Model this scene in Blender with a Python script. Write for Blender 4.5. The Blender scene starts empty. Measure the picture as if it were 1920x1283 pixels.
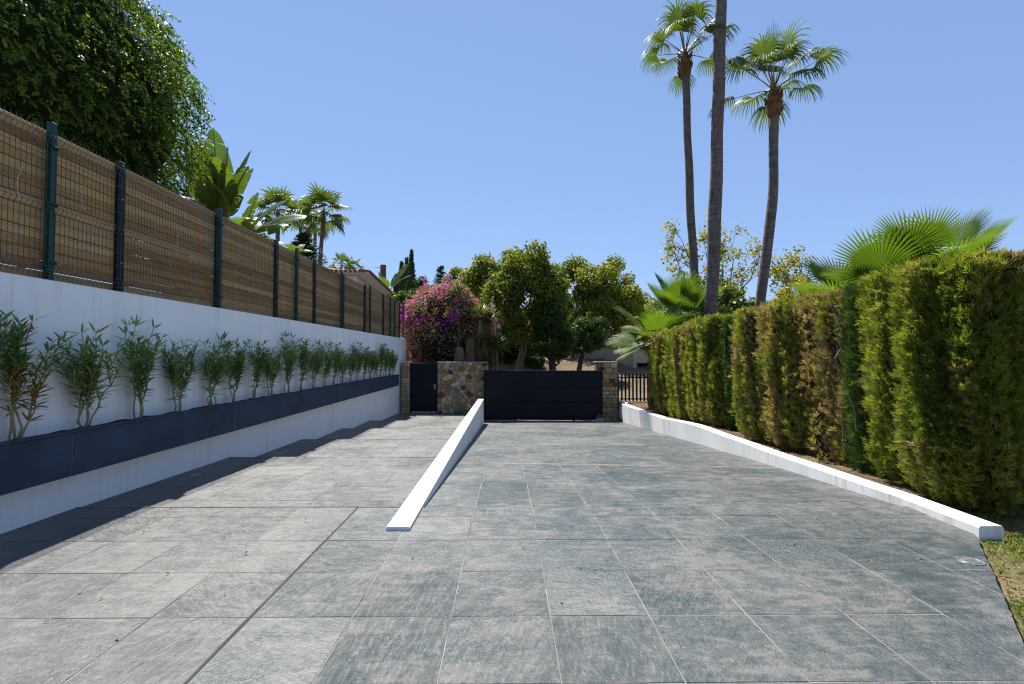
import bpy, math, random
import numpy as np
from mathutils import Vector, Matrix, noise as mnoise

random.seed(7)
RNG = np.random.default_rng(7)
sc = bpy.context.scene
COL = sc.collection
R = math.radians

# ------------------------------------------------------------------ camera, sky, sun, exposure
F = 920.0                      # focal length in pixels of the 1920 wide picture
CAMZ = 1.55
PITCH, YAW = 1.588, 0.6
cd = bpy.data.cameras.new('camera')
cam = bpy.data.objects.new('camera', cd)
COL.objects.link(cam)
cam.location = (0, 0, CAMZ)
cam.rotation_euler = (R(90 + PITCH), 0, R(-YAW))
cd.sensor_width = 36.0
cd.lens = F * 36.0 / 1920.0
cd.clip_end = 2000
sc.camera = cam

SUN_EL, SUN_AZ = 58.0, -21.5   # azimuth from +Y, negative = towards -X (left of the view)
world = bpy.data.worlds.new('World')
sc.world = world
world.use_nodes = True
wn = world.node_tree
for n in list(wn.nodes):
    wn.nodes.remove(n)
sky = wn.nodes.new('ShaderNodeTexSky')
sky.sky_type = 'NISHITA'
sky.sun_disc = False
sky.sun_elevation = R(SUN_EL)
sky.sun_rotation = R(SUN_AZ)
sky.altitude = 600
sky.air_density = 1.0
sky.dust_density = 0.0
sky.ozone_density = 6.0
bg = wn.nodes.new('ShaderNodeBackground')
bg.inputs['Strength'].default_value = 0.15
wo = wn.nodes.new('ShaderNodeOutputWorld')
gam = wn.nodes.new('ShaderNodeGamma')
gam.inputs['Gamma'].default_value = 0.45
tin = wn.nodes.new('ShaderNodeMix')
tin.data_type, tin.blend_type = 'RGBA', 'MULTIPLY'
tin.inputs[0].default_value = 1.0
tin.inputs[7].default_value = (0.78, 0.95, 1.27, 1)
wn.links.new(sky.outputs[0], gam.inputs['Color'])
wn.links.new(gam.outputs[0], tin.inputs[6])
wn.links.new(tin.outputs[2], bg.inputs['Color'])
wn.links.new(bg.outputs[0], wo.inputs['Surface'])

sl = bpy.data.lights.new('sun', 'SUN')
sl.energy = 4.5
sl.angle = R(0.53)
sl.color = (1.0, 0.955, 0.88)
so = bpy.data.objects.new('sun', sl)
COL.objects.link(so)
_sd = Vector((math.sin(R(SUN_AZ)) * math.cos(R(SUN_EL)), math.cos(R(SUN_AZ)) * math.cos(R(SUN_EL)), math.sin(R(SUN_EL))))
so.rotation_euler = _sd.to_track_quat('Z', 'Y').to_euler()
so.location = _sd * 60

sc.view_settings.view_transform = 'Standard'
sc.view_settings.look = 'None'
sc.view_settings.exposure = 1.08
sc.view_settings.gamma = 1.0
sc.view_settings.use_curve_mapping = False
sc.cycles.use_denoising = True
sc.cycles.denoising_prefilter = 'NONE'
sc.cycles.denoising_input_passes = 'RGB_ALBEDO_NORMAL'
sc.cycles.use_adaptive_sampling = False
sc.cycles.pixel_filter_type = 'BLACKMAN_HARRIS'
sc.cycles.filter_width = 1.2
sc.cycles.max_bounces = 8
sc.cycles.diffuse_bounces = 4
sc.cycles.transparent_max_bounces = 8
sc.cycles.sample_clamp_indirect = 6.0


# photograph pixel (1920 wide) at a real distance Y -> world X or Z of the place
def UX(u, y):
    return y * ((u - 960.0) / F + math.tan(R(YAW)))


def VZ(v, y):
    return CAMZ - y * (v - 667.0) / F


# ------------------------------------------------------------------ materials
class NT:
    def __init__(s, name):
        s.m = bpy.data.materials.new(name)
        s.m.use_nodes = True
        s.t = s.m.node_tree
        for n in list(s.t.nodes):
            s.t.nodes.remove(n)
        s.out = s.n('ShaderNodeOutputMaterial')

    def n(s, kind, **kw):
        node = s.t.nodes.new(kind)
        for k, v in kw.items():
            if k == 'op':
                node.operation = v
            else:
                setattr(node, k, v)
        return node

    def put(s, sock, v):
        if isinstance(v, bpy.types.NodeSocket):
            s.t.links.new(v, sock)
        else:
            if hasattr(sock.default_value, '__len__') and hasattr(v, '__len__') and len(sock.default_value) == 4 and len(v) == 3:
                v = (*v, 1)
            sock.default_value = v

    def math(s, op, a, b=None, clamp=False):
        n = s.n('ShaderNodeMath', op=op)
        n.use_clamp = clamp
        s.put(n.inputs[0], a)
        if b is not None:
            s.put(n.inputs[1], b)
        return n.outputs[0]

    def noise(s, vec, scale, detail=4, rough=0.55, dist=0.0):
        n = s.n('ShaderNodeTexNoise')
        if vec is not None:
            s.put(n.inputs['Vector'], vec)
        n.inputs['Scale'].default_value = scale
        n.inputs['Detail'].default_value = detail
        n.inputs['Roughness'].default_value = rough
        n.inputs['Distortion'].default_value = dist
        return n.outputs['Fac']

    def ramp(s, fac, stops, interp='LINEAR'):
        n = s.n('ShaderNodeValToRGB')
        s.put(n.inputs[0], fac)
        cr = n.color_ramp
        cr.interpolation = interp
        while len(cr.elements) < len(stops):
            cr.elements.new(0.5)
        for e, (p, c) in zip(cr.elements, stops):
            e.position = p
            e.color = (*c, 1) if len(c) == 3 else c
        return n.outputs[0]

    def mix(s, fac, a, b, mode='MIX'):
        n = s.n('ShaderNodeMix', data_type='RGBA', blend_type=mode)
        s.put(n.inputs[0], fac)
        s.put(n.inputs[6], a)
        s.put(n.inputs[7], b)
        return n.outputs[2]

    def mapping(s, vec, scale=(1, 1, 1), rot=(0, 0, 0)):
        n = s.n('ShaderNodeMapping')
        s.put(n.inputs['Vector'], vec)
        n.inputs['Scale'].default_value = scale
        n.inputs['Rotation'].default_value = rot
        return n.outputs[0]

    def pos(s):
        return s.n('ShaderNodeNewGeometry').outputs['Position']

    def objc(s):
        return s.n('ShaderNodeTexCoord').outputs['Object']

    def orand(s):
        return s.n('ShaderNodeObjectInfo').outputs['Random']

    def bump(s, h, strength=0.3, dist=0.01, normal=None):
        n = s.n('ShaderNodeBump')
        n.inputs['Strength'].default_value = strength
        n.inputs['Distance'].default_value = dist
        s.put(n.inputs['Height'], h)
        if normal is not None:
            s.put(n.inputs['Normal'], normal)
        return n.outputs[0]

    def bsdf(s, color, rough=0.6, normal=None, metal=0.0, spec=0.5):
        n = s.n('ShaderNodeBsdfPrincipled')
        s.put(n.inputs['Base Color'], color)
        s.put(n.inputs['Roughness'], rough)
        n.inputs['Metallic'].default_value = metal
        n.inputs['Specular IOR Level'].default_value = spec
        if normal is not None:
            s.put(n.inputs['Normal'], normal)
        return n.outputs[0]

    def done(s, shader):
        s.t.links.new(shader, s.out.inputs['Surface'])
        return s.m


def flat_mat(name, c, rough=0.6, var=0.12, scale=6.0, bump=0.15, bscale=60, metal=0.0, spec=0.5, bdist=0.004):
    t = NT(name)
    p = t.pos()
    f = t.noise(p, scale, 5)
    lo = tuple(max(0, x * (1 - var)) for x in c)
    hi = tuple(x * (1 + var) for x in c)
    col = t.ramp(f, [(0.3, lo), (0.7, hi)])
    nm = t.bump(t.noise(p, bscale, 3), bump, bdist) if bump else None
    return t.done(t.bsdf(col, rough, nm, metal, spec))


def leaf_mat(name, stops, trans=0.35, rough=0.42, tboost=(1.25, 1.35, 0.6), spec=0.4, objvar=0.25):
    """stops run over the per-leaf attribute 'tint'; light also comes through the blade"""
    t = NT(name)
    a = t.n('ShaderNodeAttribute')
    a.attribute_name = 'tint'
    col = t.ramp(a.outputs['Fac'], stops)
    if objvar:
        v = t.math('ADD', t.math('MULTIPLY', t.orand(), objvar), 1 - objvar / 2)
        vn = t.n('ShaderNodeVectorMath', op='SCALE')
        t.put(vn.inputs[0], col)
        t.put(vn.inputs['Scale'], v)
        col = vn.outputs[0]
    b = t.bsdf(col, rough, None, 0.0, spec)
    vm = t.n('ShaderNodeVectorMath', op='MULTIPLY')
    t.put(vm.inputs[0], col)
    vm.inputs[1].default_value = tboost
    tr = t.n('ShaderNodeBsdfTranslucent')
    t.put(tr.inputs['Color'], vm.outputs[0])
    mx = t.n('ShaderNodeMixShader')
    mx.inputs[0].default_value = trans
    t.t.links.new(b, mx.inputs[1])
    t.t.links.new(tr.outputs[0], mx.inputs[2])
    return t.done(mx.outputs[0])


def slate_mat(name, dark, pale, warm, palebias=0.0):
    t = NT(name)
    p = t.pos()
    rnd = t.orand()
    # big cloudy wear, then finer wear, then brushed streaks whose direction changes from tile to tile
    wear = t.noise(p, 0.9, 5, 0.6, 0.6)
    fine = t.noise(t.mapping(p, (1.6, 5.0, 1)), 3.0, 7, 0.68, 0.8)
    vr = t.n('ShaderNodeVectorRotate', rotation_type='Z_AXIS')
    t.put(vr.inputs['Vector'], p)
    t.put(vr.inputs['Angle'], t.math('MULTIPLY', rnd, 3.14159))
    st = t.mapping(vr.outputs[0], (5, 13, 1))
    streak = t.noise(st, 1.5, 6, 0.68, 2.6)
    f = t.math('ADD', t.math('MULTIPLY', wear, 0.75), t.math('MULTIPLY', fine, 0.75))
    f = t.math('ADD', f, t.math('MULTIPLY', t.math('SUBTRACT', streak, 0.5), 0.20))
    f = t.math('ADD', f, 0.11)
    mid = t.noise(p, 5.5, 6, 0.7, 0.5)
    f = t.math('ADD', f, t.math('MULTIPLY', t.math('SUBTRACT', mid, 0.5), 0.7))
    gr = t.noise(p, 90, 3, 0.7)
    f = t.math('ADD', f, t.math('MULTIPLY', t.math('SUBTRACT', gr, 0.5), 0.5))
    f = t.math('ADD', f, t.math('MULTIPLY', rnd, 0.035))
    f = t.math('ADD', f, palebias - 0.01)
    col = t.ramp(f, [(0.74, dark), (0.92, tuple(0.55 * a + 0.45 * b for a, b in zip(dark, pale))), (1.12 if False else 1.0, pale)])
    stain = t.noise(p, 0.5, 3, 0.5, 0.4)
    col = t.mix(t.ramp(stain, [(0.52, (0, 0, 0)), (0.75, (0.5, 0.5, 0.5))]), col, warm)
    # faint dusty tyre tracks along the drive
    sx = t.n('ShaderNodeSeparateXYZ')
    t.put(sx.inputs[0], p)
    bend = t.math('MULTIPLY', t.math('SINE', t.math('MULTIPLY', sx.outputs[1], 0.35)), 0.12)
    xx = t.math('ADD', sx.outputs[0], bend)
    band = None
    for xc in (1.20, -0.35):
        b_ = t.ramp(t.math('ABSOLUTE', t.math('SUBTRACT', xx, xc)), [(0.05, (1, 1, 1)), (0.12, (0, 0, 0))])
        band = b_ if band is None else t.math('ADD', band, b_)
    tread = t.math('ADD', t.math('MULTIPLY', t.math('SINE', t.math('MULTIPLY', xx, 150.0)), 0.5), 0.5)
    trk = t.math('MULTIPLY', t.math('MULTIPLY', band, tread), t.ramp(t.noise(p, 1.1, 4, 0.6), [(0.46, (0, 0, 0)), (0.62, (0.30, 0.30, 0.30))]))
    col = t.mix(trk, col, pale)
    spots = t.noise(p, 55, 2, 0.5)
    col = t.mix(t.ramp(spots, [(0.68, (0, 0, 0)), (0.74, (0.25, 0.25, 0.25))]), col, pale)
    h = t.math('ADD', t.math('MULTIPLY', streak, t.math('ADD', t.math('MULTIPLY', t.math('FRACT', t.math('MULTIPLY', rnd, 7.3)), 1.3), 0.35)), t.math('MULTIPLY', t.noise(p, 30, 5, 0.65), 0.7))
    nm = t.bump(h, 0.8, 0.011)
    rough = t.ramp(f, [(0.6, (0.36, 0.36, 0.36)), (1.0, (0.52, 0.52, 0.52))])
    return t.done(t.bsdf(col, rough, nm, 0.0, 0.55))


def wood_mat(name, stops):
    t = NT(name)
    o = t.objc()
    rnd = t.orand()
    sh = t.n('ShaderNodeVectorMath', op='ADD')
    t.put(sh.inputs[0], t.pos())
    cmb = t.n('ShaderNodeCombineXYZ')
    t.put(cmb.inputs[1], t.math('MULTIPLY', rnd, 37.0))
    t.put(sh.inputs[1], cmb.outputs[0])
    v = sh.outputs[0]
    grain = t.noise(t.mapping(v, (30, 1.3, 30)), 1.6, 5, 0.6, 1.6)
    knots = t.noise(t.mapping(v, (5, 3.0, 7)), 1.7, 2, 0.5, 0.5)
    f = t.math('ADD', t.math('MULTIPLY', grain, 0.6), t.math('MULTIPLY', rnd, 0.4))
    col = t.ramp(f, stops)
    col = t.mix(t.ramp(knots, [(0.70, (0, 0, 0)), (0.75, (0.7, 0.7, 0.7))]), col, (0.07, 0.035, 0.015))
    nm = t.bump(grain, 0.35, 0.004)
    return t.done(t.bsdf(col, 0.75, nm, 0.0, 0.25))


def bark_mat(name, lo, hi, rings=0.0):
    t = NT(name)
    p = t.pos()
    f = t.noise(t.mapping(p, (9, 9, 2.2)), 1.5, 6, 0.65, 0.5)
    if rings:
        w = t.noise(t.mapping(p, (1.2, 1.2, rings)), 1.0, 4, 0.6, 0.3)
        f = t.math('ADD', t.math('MULTIPLY', f, 0.5), t.math('MULTIPLY', w, 0.5))
    col = t.ramp(f, [(0.36, lo), (0.64, hi)])
    nm = t.bump(f, 0.8, 0.03)
    return t.done(t.bsdf(col, 0.9, nm, 0.0, 0.2))


def stone_mat(name, a, b, spot):
    t = NT(name)
    p = t.pos()
    f = t.noise(p, 7, 6, 0.65, 0.6)
    col = t.ramp(f, [(0.35, a), (0.65, b)])
    g = t.noise(p, 16, 4, 0.6)
    col = t.mix(t.ramp(g, [(0.58, (0, 0, 0)), (0.72, (0.6, 0.6, 0.6))]), col, spot)
    v = t.math('ADD', t.math('MULTIPLY', t.orand(), 0.5), 0.75)
    vn = t.n('ShaderNodeVectorMath', op='SCALE')
    t.put(vn.inputs[0], col)
    t.put(vn.inputs['Scale'], v)
    nm = t.bump(t.noise(p, 30, 5, 0.65), 0.8, 0.02)
    return t.done(t.bsdf(vn.outputs[0], 0.85, nm, 0.0, 0.25))


def stucco_mat(name, c=(0.80, 0.80, 0.79), dirt=(0.55, 0.49, 0.38), amount=0.5):
    t = NT(name)
    p = t.pos()
    f = t.noise(p, 1.3, 5, 0.6)
    col = t.ramp(f, [(0.3, tuple(x * 0.95 for x in c)), (0.7, c)])
    # rain streaks and splash stains, long in Z
    s = t.noise(t.mapping(p, (7, 7, 0.5)), 1.5, 4, 0.6, 0.3)
    s2 = t.noise(p, 0.9, 3, 0.5)
    k = t.math('MULTIPLY', t.ramp(s, [(0.50, (0, 0, 0)), (0.72, (1, 1, 1))]), t.ramp(s2, [(0.38, (0, 0, 0)), (0.62, (1, 1, 1))]))
    col = t.mix(t.math('MULTIPLY', k, amount), col, dirt)
    nm = t.bump(t.noise(p, 18, 4, 0.5), 0.12, 0.004)
    return t.done(t.bsdf(col, 0.85, nm, 0.0, 0.25))


def earth_mat(name, stops, scale=1.2):
    t = NT(name)
    p = t.pos()
    f = t.math('ADD', t.math('MULTIPLY', t.noise(p, scale, 6, 0.65, 0.4), 0.7), t.math('MULTIPLY', t.noise(p, scale * 12, 4, 0.7), 0.3))
    col = t.ramp(f, stops)
    nm = t.bump(t.noise(p, 22, 5, 0.7), 0.9, 0.03)
    return t.done(t.bsdf(col, 0.95, nm, 0.0, 0.1))


M = {}
M['slate'] = slate_mat('slate_tile', (0.034, 0.050, 0.054), (0.126, 0.124, 0.114), (0.088, 0.087, 0.080))
M['slate_pale'] = slate_mat('slate_tile_worn', (0.042, 0.052, 0.054), (0.128, 0.123, 0.114), (0.100, 0.094, 0.085), 0.03)
M['mortar'] = flat_mat('mortar_joint', (0.20, 0.19, 0.175), 0.9, 0.8, 2.6, 0.4, 50)
M['dark_joint'] = flat_mat('rubber_joint', (0.02, 0.02, 0.02), 0.9, 0.2)
M['stucco'] = stucco_mat('white_render', (0.87, 0.87, 0.86), (0.56, 0.50, 0.38), 0.6)
M['stucco_kerb'] = stucco_mat('white_kerb_paint', (0.74, 0.74, 0.73), (0.33, 0.31, 0.28), 0.75)
M['stucco_divider'] = stucco_mat('white_divider_paint', (0.84, 0.84, 0.83), (0.55, 0.51, 0.45), 0.35)
M['planter'] = flat_mat('anthracite_render', (0.026, 0.044, 0.072), 0.65, 0.32, 2.2, 0.10, 30, spec=0.25)
M['soil'] = earth_mat('planter_soil', [(0.3, (0.035, 0.022, 0.014)), (0.7, (0.12, 0.075, 0.045))], 4)
M['wood'] = wood_mat('larch_board', [(0.25, (0.22, 0.110, 0.038)), (0.5, (0.44, 0.25, 0.098)), (0.8, (0.60, 0.38, 0.17))])
M['green_metal'] = flat_mat('green_coated_steel', (0.005, 0.048, 0.034), 0.4, 0.1, 9, 0.05, 80, spec=0.3)
M['black_metal'] = flat_mat('black_coated_steel', (0.006, 0.007, 0.011), 0.45, 0.15, 9, 0.05, 80, spec=0.25)
M['wire'] = flat_mat('green_wire', (0.035, 0.075, 0.06), 0.5, 0.2, 9, 0)
M['galv'] = flat_mat('galvanised_wire', (0.5, 0.5, 0.5), 0.4, 0.1, 9, 0, metal=0.7)
M['gate'] = flat_mat('anthracite_gate_paint', (0.0045, 0.0065, 0.013), 0.5, 0.45, 1.5, 0.0, 60, spec=0.22)
M['steel'] = flat_mat('brushed_steel', (0.55, 0.55, 0.54), 0.3, 0.08, 20, 0.05, 80, metal=0.8)
M['hose'] = flat_mat('green_hose_rubber', (0.01, 0.16, 0.07), 0.4, 0.15, 9, 0)
M['concrete'] = flat_mat('pale_concrete', (0.36, 0.32, 0.27), 0.9, 0.2, 4, 0.4, 40)
M['beige'] = flat_mat('beige_render', (0.48, 0.41, 0.31), 0.9, 0.15, 1, 0.2, 40)
M['dark_void'] = flat_mat('dark_opening', (0.015, 0.014, 0.013), 0.9, 0.1, 3, 0)
M['housew'] = flat_mat('white_house_paint', (0.72, 0.72, 0.72), 0.85, 0.06, 2, 0.1, 40)
M['terracotta'] = flat_mat('terracotta_tile', (0.20, 0.065, 0.045), 0.8, 0.3, 4, 0.3, 30)
M['rust'] = flat_mat('rusty_grate', (0.15, 0.112, 0.082), 0.75, 0.4, 14, 0.4, 60)
M['grey_plastic'] = flat_mat('light_grey_plastic', (0.33, 0.36, 0.42), 0.5, 0.05, 9, 0)
M['dark_plastic'] = flat_mat('dark_plastic', (0.02, 0.026, 0.04), 0.4, 0.05, 9, 0)
M['lens'] = flat_mat('frosted_lens', (0.12, 0.13, 0.14), 0.35, 0.6, 30, 0)
M['redpost'] = flat_mat('red_brown_paint', (0.17, 0.022, 0.018), 0.6, 0.25, 6, 0.2, 40)
M['woodpost'] = flat_mat('brown_pole_wood', (0.16, 0.06, 0.035), 0.8, 0.3, 8, 0.5, 40)
M['earth'] = earth_mat('dry_earth', [(0.28, (0.07, 0.052, 0.034)), (0.5, (0.17, 0.13, 0.088)), (0.75, (0.27, 0.215, 0.15))])
M['bed'] = earth_mat('bed_soil', [(0.3, (0.05, 0.033, 0.02)), (0.52, (0.14, 0.095, 0.06)), (0.75, (0.28, 0.20, 0.13))], 3)
M['lawn_soil'] = earth_mat('lawn_soil', [(0.34, (0.07, 0.085, 0.022)), (0.5, (0.13, 0.115, 0.05)), (0.72, (0.25, 0.185, 0.11))], 2)
M['palm_trunk'] = bark_mat('palm_trunk', (0.055, 0.046, 0.042), (0.20, 0.165, 0.14), 16)
M['palm_boot'] = bark_mat('palm_boots', (0.05, 0.025, 0.014), (0.24, 0.125, 0.065), 8)
M['bark'] = bark_mat('tree_bark', (0.09, 0.075, 0.06), (0.30, 0.25, 0.19))
M['bark_dark'] = bark_mat('dark_bark', (0.03, 0.025, 0.02), (0.12, 0.09, 0.065))
M['oleander_stem'] = flat_mat('oleander_stem', (0.27, 0.235, 0.125), 0.7, 0.3, 30, 0.2, 80)
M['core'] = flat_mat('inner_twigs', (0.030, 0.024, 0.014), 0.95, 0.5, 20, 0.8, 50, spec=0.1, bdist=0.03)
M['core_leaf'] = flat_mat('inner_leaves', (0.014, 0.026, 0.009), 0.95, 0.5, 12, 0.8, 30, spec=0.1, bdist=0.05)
M['tan_thatch'] = flat_mat('dead_frond_thatch', (0.28, 0.19, 0.11), 0.9, 0.4, 12, 0.4, 40)
# foliage
M['ficus'] = leaf_mat('ficus_leaf', [(0.0, (0.028, 0.060, 0.012)), (0.5, (0.068, 0.125, 0.016)), (0.85, (0.15, 0.21, 0.020)), (1.0, (0.22, 0.26, 0.025))], 0.52, 0.45, (1.5, 1.5, 0.35), spec=0.25)
M['oleander'] = leaf_mat('oleander_leaf', [(0.0, (0.085, 0.150, 0.045)), (0.6, (0.175, 0.275, 0.080)), (0.86, (0.25, 0.34, 0.07)), (0.90, (0.30, 0.20, 0.02)), (1.0, (0.38, 0.17, 0.015))], 0.42, 0.5, spec=0.25)
M['oleander_bloom'] = leaf_mat('oleander_bloom', [(0, (0.38, 0.02, 0.10)), (1, (0.55, 0.06, 0.16))], 0.3, 0.5, (1, 1, 1))
M['cypress'] = leaf_mat('cypress_spray', [(0.0, (0.055, 0.095, 0.018)), (0.35, (0.155, 0.205, 0.030)), (0.62, (0.28, 0.30, 0.040)), (0.74, (0.33, 0.30, 0.10)), (0.86, (0.34, 0.235, 0.135)), (1.0, (0.23, 0.145, 0.085))], 0.45, 0.6, (1.2, 1.25, 0.6), 0.2, 0.2)
M['cypress_dark'] = leaf_mat('cypress_dark_spray', [(0.0, (0.035, 0.070, 0.018)), (0.5, (0.075, 0.135, 0.026)), (0.78, (0.13, 0.18, 0.035)), (1.0, (0.16, 0.10, 0.05))], 0.28, 0.6, (1.2, 1.25, 0.6), 0.2, 0.2)
M['palm_leaf'] = leaf_mat('fan_palm_leaf', [(0.0, (0.045, 0.080, 0.026)), (0.5, (0.085, 0.125, 0.036)), (0.85, (0.15, 0.175, 0.045)), (1.0, (0.30, 0.25, 0.14))], 0.36, 0.5, (1.4, 1.5, 0.4), 0.28)
M['palm_leaf_young'] = leaf_mat('young_fan_palm_leaf', [(0.0, (0.055, 0.105, 0.016)), (0.6, (0.105, 0.165, 0.024)), (0.9, (0.15, 0.20, 0.03)), (1.0, (0.22, 0.17, 0.06))], 0.46, 0.5, (1.3, 1.4, 0.4), 0.22)
M['petiole'] = leaf_mat('palm_petiole', [(0, (0.10, 0.13, 0.03)), (1, (0.22, 0.17, 0.06))], 0.1, 0.5, (1, 1, 1))
M['plane'] = leaf_mat('plane_tree_leaf', [(0.0, (0.080, 0.125, 0.020)), (0.5, (0.160, 0.220, 0.032)), (0.85, (0.28, 0.30, 0.042)), (1.0, (0.34, 0.27, 0.06))], 0.52, 0.5, (1.3, 1.25, 0.45), 0.3)
M['dark_leaf'] = leaf_mat('dark_tree_leaf', [(0.0, (0.018, 0.042, 0.010)), (0.7, (0.044, 0.086, 0.017)), (1.0, (0.09, 0.13, 0.025))], 0.36, 0.5, spec=0.18)
M['yellow_leaf'] = leaf_mat('yellowing_leaf', [(0.0, (0.15, 0.19, 0.02)), (0.6, (0.34, 0.32, 0.035)), (1.0, (0.42, 0.33, 0.06))], 0.45, 0.5, (1.2, 1.2, 0.5))
M['lime_leaf'] = leaf_mat('lime_leaf', [(0.0, (0.09, 0.16, 0.02)), (1.0, (0.22, 0.26, 0.03))], 0.45, 0.45, (1.2, 1.2, 0.5))
M['banana'] = leaf_mat('banana_leaf', [(0.0, (0.065, 0.115, 0.028)), (0.6, (0.125, 0.185, 0.040)), (0.9, (0.19, 0.22, 0.07)), (1.0, (0.22, 0.18, 0.10))], 0.35, 0.35, (1.3, 1.45, 0.35), 0.5)
M['bract_dry'] = leaf_mat('dry_bract', [(0.0, (0.24, 0.115, 0.075)), (0.5, (0.44, 0.24, 0.165)), (1.0, (0.56, 0.37, 0.25))], 0.4, 0.7, (1.1, 0.9, 0.8), 0.15)
M['bract_pink'] = leaf_mat('magenta_bract', [(0.0, (0.34, 0.03, 0.28)), (0.6, (0.60, 0.06, 0.47)), (1.0, (0.66, 0.18, 0.50))], 0.4, 0.6, (1.1, 0.9, 1.1), 0.2)
M['yucca'] = leaf_mat('yucca_leaf', [(0.0, (0.045, 0.080, 0.022)), (0.7, (0.10, 0.145, 0.03)), (1.0, (0.19, 0.20, 0.045))], 0.3, 0.4, (1.2, 1.3, 0.5))
M['dead_frond'] = leaf_mat('dead_frond', [(0.0, (0.14, 0.095, 0.055)), (0.6, (0.30, 0.21, 0.125)), (1.0, (0.44, 0.33, 0.21))], 0.2, 0.8, (1, 1, 0.9), 0.1)
M['cream'] = leaf_mat('cream_flower', [(0, (0.45, 0.40, 0.28)), (1, (0.6, 0.55, 0.42))], 0.3, 0.6, (1, 1, 1))
M['conifer'] = leaf_mat('conifer_needle', [(0.0, (0.020, 0.045, 0.016)), (0.7, (0.048, 0.085, 0.028)), (1.0, (0.085, 0.12, 0.035))], 0.15, 0.6)
M['grass'] = leaf_mat('grass_blade', [(0.0, (0.08, 0.13, 0.018)), (0.6, (0.18, 0.225, 0.03)), (0.85, (0.27, 0.26, 0.06)), (1.0, (0.32, 0.25, 0.11))], 0.3, 0.5, (1.2, 1.2, 0.5), 0.3, 0.0)
M['litter'] = leaf_mat('leaf_litter', [(0.0, (0.10, 0.055, 0.03)), (1.0, (0.30, 0.20, 0.11))], 0.1, 0.8, (1, 1, 1), 0.1)

# ------------------------------------------------------------------ object helpers
def tag(o, label=None, cat=None, group=None, kind=None):
    if label:
        o['label'] = label
    if cat:
        o['category'] = cat
    if group:
        o['group'] = group
    if kind:
        o['kind'] = kind
    return o


def empty(name, loc=(0, 0, 0), label=None, cat=None, group=None, rotz=0.0):
    o = bpy.data.objects.new(name, None)
    o.empty_display_size = 0.1
    COL.objects.link(o)
    o.location = loc
    o.rotation_euler = (0, 0, rotz)
    return tag(o, label, cat, group)


def new_mesh(name, V, Fc, mats, fm=None, tint=None, smooth=False):
    me = bpy.data.meshes.new(name)
    V = np.asarray(V, dtype=np.float32).reshape(-1, 3)
    if isinstance(Fc, np.ndarray):
        k = Fc.shape[1]
        me.vertices.add(len(V))
        me.vertices.foreach_set('co', V.ravel())
        me.loops.add(Fc.size)
        me.loops.foreach_set('vertex_index', Fc.astype(np.int32).ravel())
        me.polygons.add(len(Fc))
        me.polygons.foreach_set('loop_start', np.arange(0, Fc.size, k, dtype=np.int32))
        me.polygons.foreach_set('loop_total', np.full(len(Fc), k, dtype=np.int32))
        me.update(calc_edges=True)
    else:
        me.from_pydata([tuple(map(float, v)) for v in V], [], Fc)
        me.update()
    for m in (mats if isinstance(mats, (list, tuple)) else [mats]):
        me.materials.append(m)
    if fm is not None:
        me.polygons.foreach_set('material_index', np.asarray(fm, dtype=np.int32))
    if tint is not None:
        a = me.attributes.new('tint', 'FLOAT', 'POINT')
        a.data.foreach_set('value', np.asarray(tint, dtype=np.float32))
    if smooth:
        me.polygons.foreach_set('use_smooth', np.ones(len(me.polygons), dtype=bool))
    return me


def link(name, me, parent=None, loc=None):
    o = bpy.data.objects.new(name, me)
    COL.objects.link(o)
    if parent is not None:
        o.parent = parent
    if loc is not None:
        o.location = loc
    return o


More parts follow.
